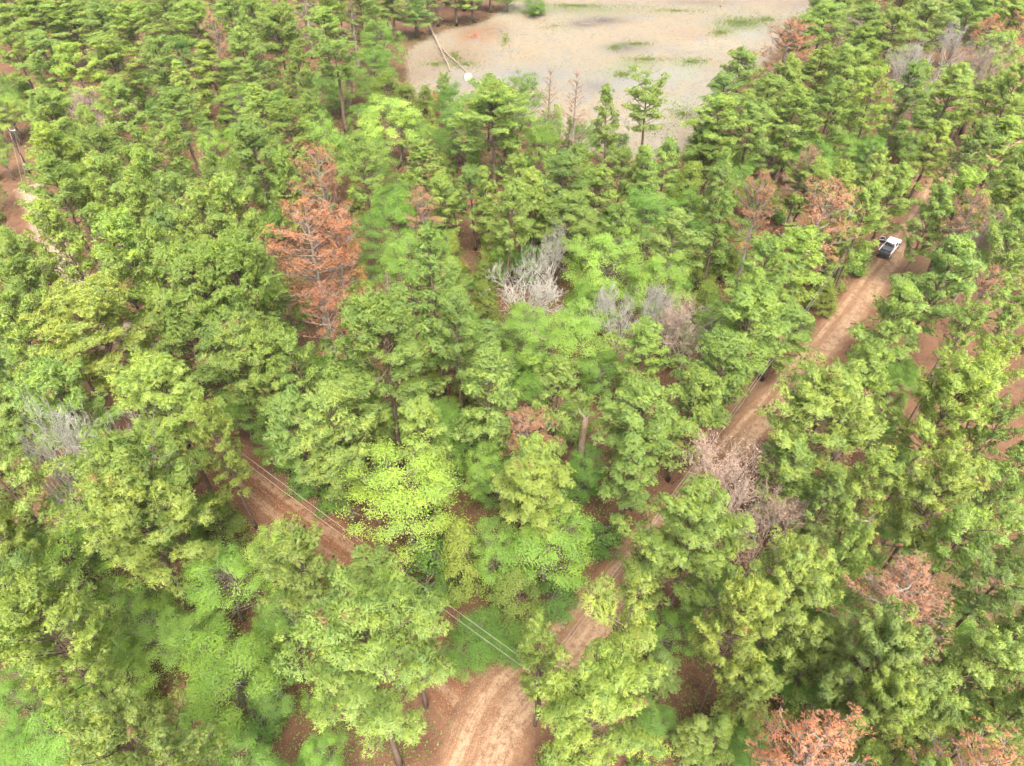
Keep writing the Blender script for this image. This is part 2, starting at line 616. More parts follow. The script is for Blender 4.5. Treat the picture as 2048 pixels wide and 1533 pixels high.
POND_PX = [(812, 205), (800, 150), (803, 100), (845, 78), (880, 60), (960, 42), (1000, 18), (1040, -18), (1300, -30), (1680, -22), (1640, 20), (1590, 60), (1560, 110), (1500, 170), (1450, 220), (1420, 290), (1330, 330), (1230, 330), (1130, 300), (1060, 260), (980, 225), (900, 205)]
POND = [P(u, v)[:2] for u, v in POND_PX]
bx0, bx1 = min(p[0] for p in POND), max(p[0] for p in POND)
by0, by1 = min(p[1] for p in POND), max(p[1] for p in POND)
px_, py_ = np.arange(bx0 - 1, bx1 + 1, 0.9), np.arange(by0 - 1, by1 + 1, 0.9)
PX, PY = np.meshgrid(px_, py_)
ins = in_poly_np(PX, PY, POND)
inner = ins.astype(float)
for _ in range(12):
    q = inner.copy()
    q[1:-1, 1:-1] = (inner[:-2, 1:-1] + inner[2:, 1:-1] + inner[1:-1, :-2] + inner[1:-1, 2:] + inner[1:-1, 1:-1]) / 5
    inner = q
inner = np.clip((inner - 0.5) * 2, 0, 1) * ins
dd = PY * CP + CAM_H * SP
UX, UY = 1024 + FPX * PX / dd, 766.5 + FPX * (CAM_H * CP - PY * SP) / dd
silt = np.zeros(PX.shape + (3,)) + np.array([0.50, 0.385, 0.265])
for (u, v, ru, rv, c) in [
        (1230, 60, 150, 28, (0.53, 0.39, 0.26)), (1110, 70, 90, 30, (0.53, 0.41, 0.28)), (900, 115, 80, 22, (0.36, 0.235, 0.15)), (850, 150, 50, 20, (0.42, 0.29, 0.185)),
        (945, 72, 45, 22, (0.42, 0.20, 0.095)), (985, 60, 30, 14, (0.40, 0.21, 0.11)), (1035, 95, 40, 22, (0.56, 0.40, 0.25)),
        (1060, 150, 130, 20, (0.40, 0.36, 0.31)), (960, 165, 90, 14, (0.39, 0.34, 0.29)), (1250, 165, 110, 26, (0.41, 0.385, 0.33)), (1350, 150, 60, 20, (0.46, 0.43, 0.36)),
        (1210, 42, 45, 10, (0.16, 0.12, 0.10)), (1165, 50, 30, 8, (0.20, 0.14, 0.11)), (1250, 98, 45, 12, (0.22, 0.20, 0.16)), (1190, 175, 35, 14, (0.30, 0.25, 0.21)),
        (1270, 130, 50, 14, (0.34, 0.36, 0.17)), (1240, 148, 30, 10, (0.33, 0.36, 0.18)), (1380, 130, 40, 14, (0.36, 0.37, 0.20)), (1480, 55, 60, 22, (0.26, 0.32, 0.12)), (1150, 22, 150, 9, (0.31, 0.31, 0.15)),
        (1430, 90, 60, 14, (0.57, 0.47, 0.34)), (1500, 75, 30, 14, (0.50, 0.44, 0.37)), (1360, 215, 70, 30, (0.47, 0.44, 0.30)), (1300, 240, 60, 30, (0.55, 0.46, 0.34)), (1380, 70, 40, 12, (0.52, 0.34, 0.21)), (1600, 10, 70, 14, (0.38, 0.28, 0.20)), (1400, 5, 90, 8, (0.33, 0.26, 0.18))]:
    w = np.exp(-(((UX - u) / ru) ** 2 + ((UY - v) / rv) ** 2) * 1.2)[..., None]
    silt = silt * (1 - w) + np.array(c) * w
silt *= np.array([0.315, 0.365, 0.375])
pz = hgt(PX, PY) + 0.03 + inner * 0.16 + 0.10 * np.sin(PX * 0.35) * np.sin(PY * 0.29 + PX * 0.1) * inner
cell = ins[:-1, :-1] & ins[1:, :-1] & ins[:-1, 1:] & ins[1:, 1:]
n_ = PX.shape[1]
ci = (np.arange(PX.shape[0] - 1)[:, None] * n_ + np.arange(n_ - 1)[None, :])[cell]
pq = np.stack([ci, ci + 1, ci + n_ + 1, ci + n_], -1)
used, inv = np.unique(pq.ravel(), return_inverse=True)
pv = np.stack([PX, PY, pz], -1).reshape(-1, 3)[used]
pme = mesh_np("pond_bed", pv, inv.reshape(-1, 4), smooth=True, mats=[pond_mat()])
ca = pme.attributes.new("silt", 'FLOAT_COLOR', 'POINT')
ca.data.foreach_set("color", np.concatenate([silt.reshape(-1, 3)[used], np.ones((len(used), 1))], 1).astype(np.float32).ravel())
ia = pme.attributes.new("inner", 'FLOAT', 'POINT')
ia.data.foreach_set("value", inner.ravel()[used].astype(np.float32))
tag(link("pond_bed", pme), "pale dried out pond bed of sand and grey silt", None, None, "structure")
ROADS = [[tuple(p) for p in r[::3]] for r in (ROAD_MAIN, ROAD_LEFT, ROAD_POLE)]


def road_clear(x, y, pond=True):
    d = min(poly_dist(x, y, r) for r in ROADS)
    if pond and in_poly(x, y, POND):
        return 0.0
    return d


# ------------------------------------------------------------------ tree shapes (each returns wood mesh, crown mesh, height, radius)
def tuft_tris(rng, C, D, n, ln, wd, spread, up=0.0, base=0.5):
    """needle tufts: n thin blades fanning out of each centre C along D"""
    k = len(C)
    r = nrm(rng.normal(size=(k, n, 3)))
    d = nrm(D[:, None, :] + r * spread + np.array([0, 0, up]))
    side = nrm(np.cross(d, nrm(rng.normal(size=(k, n, 3)))))
    L = ln * rng.uniform(0.7, 1.2, (k, n, 1))
    c = C[:, None, :] + d * 0.03
    w = wd * rng.uniform(0.7, 1.2, (k, n, 1)) * 0.5
    V = np.stack([c + d * L * 0.25 - side * w, c + d * L * 0.25 + side * w, c + d * L], 2).reshape(-1, 3)
    F = np.arange(k * n * 3).reshape(-1, 3)
    N_ = nrm(np.broadcast_to(D[:, None, :], (k, n, 3)) + r * 0.35)
    g = np.cross(V[1::3] - V[0::3], V[2::3] - V[0::3])
    fl = (g * N_.reshape(-1, 3)).sum(1) < 0
    F[fl] = F[fl][:, [0, 2, 1]]
    N_ = np.repeat(N_.reshape(-1, 3), 3, axis=0)
    t = np.clip(np.asarray(base).reshape(-1, 1, 1) + rng.normal(0, 0.15, (k, 1, 1)) + rng.normal(0, 0.10, (k, n, 1)), 0, 1)
    t = np.where(np.asarray(base).reshape(-1, 1, 1) > 1.5, 2.0, t)
    T = np.broadcast_to(t, (k, n, 3)).ravel()
    return V, F, T, N_


def leaf_quads(rng, C, Nrm, ln, wd, flat=0.8):
    k = len(C)
    nn = nrm(Nrm + rng.normal(size=(k, 3)) * flat)
    d = nrm(np.cross(nn, rng.normal(size=(k, 3))))
    s = np.cross(nn, d)
    L = ln * rng.uniform(0.4, 1.45, (k, 1))
    w = wd * rng.uniform(0.5, 1.4, (k, 1)) * 0.5
    V = np.stack([C, C + d * L * 0.45 + s * w, C + d * L - nn * L * 0.12, C + d * L * 0.45 - s * w], 1).reshape(-1, 3)
    F = np.arange(k * 4).reshape(-1, 4)[:, ::-1]
    leaf_quads.N = np.repeat(nrm(nn + Nrm * 1.2), 4, axis=0)
    return V, F


def curve_pts(a, d, ln, bend, k, rng, wob=0.04):
    """points from a along d, bending towards +z by bend"""
    a, d = np.asarray(a, float), nrm(np.asarray(d, float))
    out = [a]
    for i in range(1, k):
        d = nrm(d + np.array([0, 0, bend / k]) + rng.normal(0, wob, 3))
        out.append(out[-1] + d * ln / (k - 1))
    return np.array(out), d


def make_pine(seed, h=22.0, R=3.8, cb=0.48, nb=40, form="round", dens=1.0, dead=0.0, lean=0.02, tuft=0.31, blades=10, bw=0.085):
    rng = np.random.default_rng(seed)
    wood = MB()
    k = 12
    zz = np.linspace(0, h, k)
    wob = np.cumsum(rng.normal(0, lean * h / k * 1.0, (k, 2)), axis=0)
    tr = np.concatenate([wob, zz[:, None]], 1)
    tr[0, :2] = 0
    r0 = 0.0125 * h
    rad = r0 * (1 - (zz / h)) ** 0.75 * 0.92 + 0.025
    rad[0] *= 1.25
    wood.tube(tr, rad, 8)
    at = lambda z: np.array([np.interp(z, zz, tr[:, 0]), np.interp(z, zz, tr[:, 1]), z])
    C, D, B_ = [], [], []
    az = rng.uniform(0, 6.28)
    # a few dead stubs below the crown
    for i in range(6):
        z = h * rng.uniform(cb * 0.55, cb)
        a = rng.uniform(0, 6.28)
        pts, _ = curve_pts(at(z), (math.cos(a), math.sin(a), -0.05), rng.uniform(0.6, 1.8), 0.15, 4, rng, 0.12)
        wood.tube(pts, np.linspace(0.035, 0.012, 4), 3, False)
    for i in range(nb):
        s = ((i + rng.uniform(0, 1)) / nb) ** 0.9
        z = h * (cb + (0.985 - cb) * s)
        if form == "round":
            prof = (0.62 + 0.55 * min(1, s / 0.35)) * math.sqrt(max(0.03, 1 - (max(0, s - 0.1) / 0.93) ** 2.6))
            el = math.radians(6 + 54 * s ** 1.4 + rng.normal(0, 15))
        elif form == "cone":
            prof = 1.02 * (1 - s) ** 0.72 + 0.13
            el = math.radians(12 + 40 * s ** 2 + rng.normal(0, 13))
        else:                                         # flat, open top
            prof = 0.45 + 0.6 * s ** 0.6
            el = math.radians(14 + 30 * s + rng.normal(0, 10))
        ln = R * prof * rng.uniform(0.62, 1.1)
        az += 2.4 + rng.normal(0, 0.35)
        d = np.array([math.cos(az) * math.cos(el), math.sin(az) * math.cos(el), math.sin(el)])
        pts, dend = curve_pts(at(z), d, ln, rng.uniform(0.15, 0.6) if dead < 0.5 else rng.uniform(-0.1, 0.5), 6, rng, 0.07)
        wood.tube(pts, np.linspace(0.03 + 0.011 * ln, 0.018, 6) * (1.35 if dead else 1), 4, False)
        ns = int(3 + ln * 2.6)
        for j in range(ns):
            f = 1.0 if j == 0 else rng.uniform(0.33, 1.0)
            q = f * 5
            q0 = min(4, int(q))
            p = pts[q0] + (pts[q0 + 1] - pts[q0]) * (q - q0)
            dd_ = nrm(pts[q0 + 1] - pts[q0])
            side = nrm(np.cross(dd_, [0, 0, 1]))
            sg = rng.choice([-1, 1])
            d2 = nrm(dd_ * rng.uniform(0.5, 1.0) + side * sg * rng.uniform(0.2, 1.0) * (0 if j == 0 else 1) + np.array([0, 0, rng.uniform(0.1, 0.7)]))
            l2 = rng.uniform(0.45, 0.9) * (0.55 + 0.16 * ln)
            p2, e2 = curve_pts(p, d2, l2, 0.5, 4, rng, 0.1)
            wood.tube(p2, np.linspace(0.024, 0.012, 4) * (1.5 if dead else 1), 3, False)
            if dead and rng.uniform() < dead * 0.7:
                continue
            m = int(rng.uniform(7, 12) * dens)
            rr = rng.uniform(0.34, 0.58)
            off = nrm(rng.normal(size=(m, 3))) * (rng.uniform(0.35, 1.0, (m, 1)) ** 0.5) * np.array([rr, rr, rr * 0.9])
            off[:, 2] = np.where(off[:, 2] < -0.15, -off[:, 2], off[:, 2])
            C.append(p2[-1] + off)
            B_.append(np.full(m, rng.normal(0.5, 0.2) if rng.uniform() > 0.008 or dead else 2.0))
            D.append(nrm(off * 1.1 + e2 * 0.35 + np.array([0, 0, 0.45])))
    # leader
    m = int(14 * dens)
    off = rng.normal(0, 0.3, (m, 3))
    C.append(at(h * 0.985) + off)
    B_.append(np.full(m, 0.6))
    D.append(nrm(off + np.array([0, 0, 0.8])))
    C, D, B_ = np.concatenate(C), np.concatenate(D), np.concatenate(B_)
    if dead:
        keep = rng.uniform(size=len(C)) > 0.62 * min(1.0, dead)
        C, D, B_ = C[keep], D[keep], B_[keep]
        V, F, T, NV = tuft_tris(rng, C, D, 8, tuft * 0.8, 0.07, 1.0, -0.25, B_)
    else:
        V, F, T, NV = tuft_tris(rng, C, D, blades, tuft, bw, 0.85, 0.0, B_)
    rad_ = np.percentile(np.hypot(C[:, 0], C[:, 1]), 96)
    return wood, (V, F, T, NV), float(np.percentile(V[:, 2], 99.7)), float(rad_)


def make_broadleaf(seed, h=12.0, R=3.6, cb=0.3, ncl=70, per=170, leaf=0.2, form="dome", clr=0.75):
    rng = np.random.default_rng(seed)
    wood = MB()
    k = 8
    zz = np.linspace(0, h * 0.8, k)
    wob = np.cumsum(rng.normal(0, 0.02 * h, (k, 2)), axis=0)
    tr = np.concatenate([wob, zz[:, None]], 1)
    tr[0, :2] = 0
    wood.tube(tr, np.linspace(0.014 * h, 0.03, k), 7)
    at = lambda z: np.array([np.interp(z, zz, tr[:, 0]), np.interp(z, zz, tr[:, 1]), z])
    cz, ch = h * (cb + (1 - cb) * 0.42), h * (1 - cb) * 0.5
    CC, NN, TT = [], [], []
    lobes = nrm(rng.normal(size=(7, 3)))
    for i in range(ncl):
        u = nrm(rng.normal(size=3))
        if form != "shrub" and u[2] < -0.55:
            u[2] *= -1
        rr = rng.uniform(0.25, 1.0) ** 0.4
        bump = 1 + 0.42 * max(0, float(np.max(lobes @ u)) - 0.55) / 0.45 - 0.22
        if form == "cone":
            zt = rng.uniform(0, 1) ** 1.25
            rad_ = R * ((1 - zt) ** 0.75 + 0.08) * rr
            a = rng.uniform(0, 6.28)
            c = np.array([math.cos(a) * rad_, math.sin(a) * rad_, h * (cb + (1 - cb) * zt)])
            u = nrm(np.array([math.cos(a), math.sin(a), 0.5]))
        else:
            c = np.array([u[0] * R * rr * bump, u[1] * R * rr * bump, cz + u[2] * ch * rr * bump * (1.15 if u[2] > 0 else 0.9)])
        z0 = min(h * 0.72, max(h * cb * 0.7, c[2] - np.hypot(c[0], c[1]) * rng.uniform(0.5, 1.0)))
        a0 = at(z0)
        mid = (a0 + c) / 2 + np.array([0, 0, -0.06 * h * rng.uniform(0, 1)]) + rng.normal(0, 0.12, 3)
        wood.tube(np.array([a0, mid, c]), [0.045, 0.03, 0.014], 4, False)
        for t in range(3):
            e = c + rng.normal(0, clr * 0.8, 3)
            wood.tube(np.array([mid + (c - mid) * 0.5, (c + e) / 2, e]), [0.016, 0.012, 0.008], 3, False)
        m = int(per * rng.uniform(0.7, 1.3))
        o = rng.normal(size=(m, 3)) * np.array([clr, clr, clr * 0.6]) * rng.uniform(0.7, 1.15) * 0.62
        CC.append(c + o)
        NN.append(nrm(o * 0.5 / clr + u * 0.35 + np.array([0, 0, 0.75])))
        TT.append(np.clip(rng.normal(0.5, 0.16) + rng.normal(0, 0.08, m), 0, 1))
    CC, NN, TT = np.concatenate(CC), np.concatenate(NN), np.concatenate(TT)
    CC[:, 2] = np.maximum(CC[:, 2], 0.15)
    V, F = leaf_quads(rng, CC, NN, leaf, leaf * 0.62)
    return wood, (V, F, np.repeat(TT, 4), leaf_quads.N), float(np.percentile(CC[:, 2], 99.7)), float(np.percentile(np.hypot(CC[:, 0], CC[:, 1]), 96))


def make_bare(seed, h=13.0, R=3.8, buds=0, order=5, vase=0.75, trunk_f=0.28, twig=0.014):
    rng = np.random.default_rng(seed)
    trunk, tw = MB(), MB()
    k = 7
    ht = h * trunk_f
    tr = np.concatenate([np.cumsum(rng.normal(0, 0.05, (k, 2)), axis=0), np.linspace(0, ht, k)[:, None]], 1)
    tr[0, :2] = 0
    r0 = 0.013 * h
    trunk.tube(tr, np.linspace(r0 * 1.2, r0 * 0.85, k), 8)
    tips = []

    def grow(p, d, ln, r, o):
        kk = 5 if o < 3 else 4
        pts, e = curve_pts(p, d, ln, 0.16, kk, rng, 0.12)
        (trunk if o <= 1 else tw).tube(pts, np.linspace(r, max(twig, r * 0.5), kk), 6 if o == 0 else (4 if o < 3 else 3), False)
        if o >= order:
            tips.append(pts[-1])
            return
        n = [5, 5, 4, 4, 3, 3][o]
        for i in range(n):
            f = rng.uniform(0.3, 1.0) if i else 1.0
            q = f * (kk - 1)
            q0 = min(kk - 2, int(q))
            b = pts[q0] + (pts[q0 + 1] - pts[q0]) * (q - q0)
            dd_ = nrm(pts[q0 + 1] - pts[q0])
            d2 = nrm(dd_ * 1.0 + rng.normal(size=3) * vase * 0.75 + np.array([0, 0, 0.22]))
            grow(b, d2, ln * rng.uniform(0.48, 0.72), max(twig, r * 0.5), o + 1)

    for i in range(5):
        a = i * 1.26 + rng.uniform(0, 0.6)
        t = vase * rng.uniform(0.6, 1.1)
        grow(tr[-1 - (i % 2)], (math.cos(a) * t, math.sin(a) * t, 1.0), h * rng.uniform(0.34, 0.44), r0 * 0.6, 0 if i == 0 else 1)
    V = np.concatenate([np.concatenate(trunk.v), np.concatenate(tw.v)])
    sz = h / np.percentile(V[:, 2], 99.7)
    sr = R / np.percentile(np.hypot(V[:, 0], V[:, 1]), 96)
    for mb in (trunk, tw):
        mb.v = [v * np.array([sr, sr, sz]) for v in mb.v]
    extra = None
    if buds:
        T_ = np.array(tips) * np.array([sr, sr, sz])
        T_ = T_[rng.integers(0, len(T_), buds)] + rng.normal(0, 0.10, (buds, 3))
        V2, F2 = leaf_quads(rng, T_, np.tile([0, 0, 1.0], (buds, 1)), 0.13, 0.08, 1.2)
        extra = (V2, F2, np.repeat(rng.uniform(0, 1, buds), 4))
    return trunk, tw, extra, h, R


VAR = {}


def reg(kind, wood, crown, h, R, wm, cm):
    V, F, T, NV = crown
    VAR.setdefault(kind, []).append(dict(wood=wood.mesh(kind + "_trunk", wm), crown=mesh_np(kind + "_crown", V, F, T, mats=[cm], normals=NV), extra=None, h=h, R=R))


for i in range(6):
    reg("P", *make_pine(100 + i, 22, 3.7, [0.34, 0.42, 0.38, 0.30, 0.46, 0.36][i], [50, 44, 48, 54, 40, 48][i]), M_BARK, M_NEEDLE)
for i in range(4):
    reg("W", *make_pine(200 + i, 22, 5.0, 0.44, 62, "round", 1.1, blades=12, bw=0.068), M_BARK, M_NEEDLE)
for i in range(4):
    reg("Q", *make_pine(300 + i, 20, 3.0, 0.30, 46, "cone", 1.0), M_BARK, M_NEEDLE)
for i in range(3):
    reg("F", *make_pine(350 + i, 22, 4.0, 0.62, 26, "flat", 1.0), M_BARK, M_NEEDLE)
for i in range(4):
    reg("B", *make_pine(400 + i, 21, 3.6, 0.40, 44, "round" if i != 1 else "cone", 1.0, 0.6), M_GREYW, M_RUST)
for i in range(2):
    reg("T", *make_pine(450 + i, 20, 2.4, 0.2, 46, "cone", 0.8, 1.0), M_GREYW, M_RUST)
for i in range(4):
    reg("D", *make_broadleaf(500 + i, 12, 3.6, 0.26, 78, 400, 0.118, "dome", 0.62), M_BARK_D, M_LEAF)
for i in range(2):
    reg("E", *make_broadleaf(550 + i, 12, 3.6, 0.22, 96, 250, 0.15, "dome", 0.62), M_BARK_D, M_LEAF)
for i in range(3):
    reg("C", *make_broadleaf(600 + i, 9, 2.2, 0.08, 90, 150, 0.15, "cone", 0.5), M_BARK, M_LEAF)
for i in range(4):
    reg("S", *make_broadleaf(650 + i, 4, 2.0, 0.05, 34, 150, 0.16, "shrub", 0.55), M_BARK_D, M_LEAF)


def reg_bare(kind, seed, wm, **kw):
    t, tw, ex, h, R = make_bare(seed, **kw)
    d = dict(wood=t.mesh(kind + "_trunk", wm), crown=tw.mesh(kind + "_twigs", wm), extra=None, h=h, R=R)
    if ex:
        d["extra"] = mesh_np(kind + "_buds", *ex, mats=[M_RUST])
    VAR.setdefault(kind, []).append(d)


for i in range(3):
    reg_bare("G", 700 + i, M_SILVER, h=12, R=3.6, vase=0.95, twig=0.017)
for i in range(2):
    reg_bare("K", 750 + i, M_TAN, h=14, R=3.8, buds=3500, vase=0.95, twig=0.016)

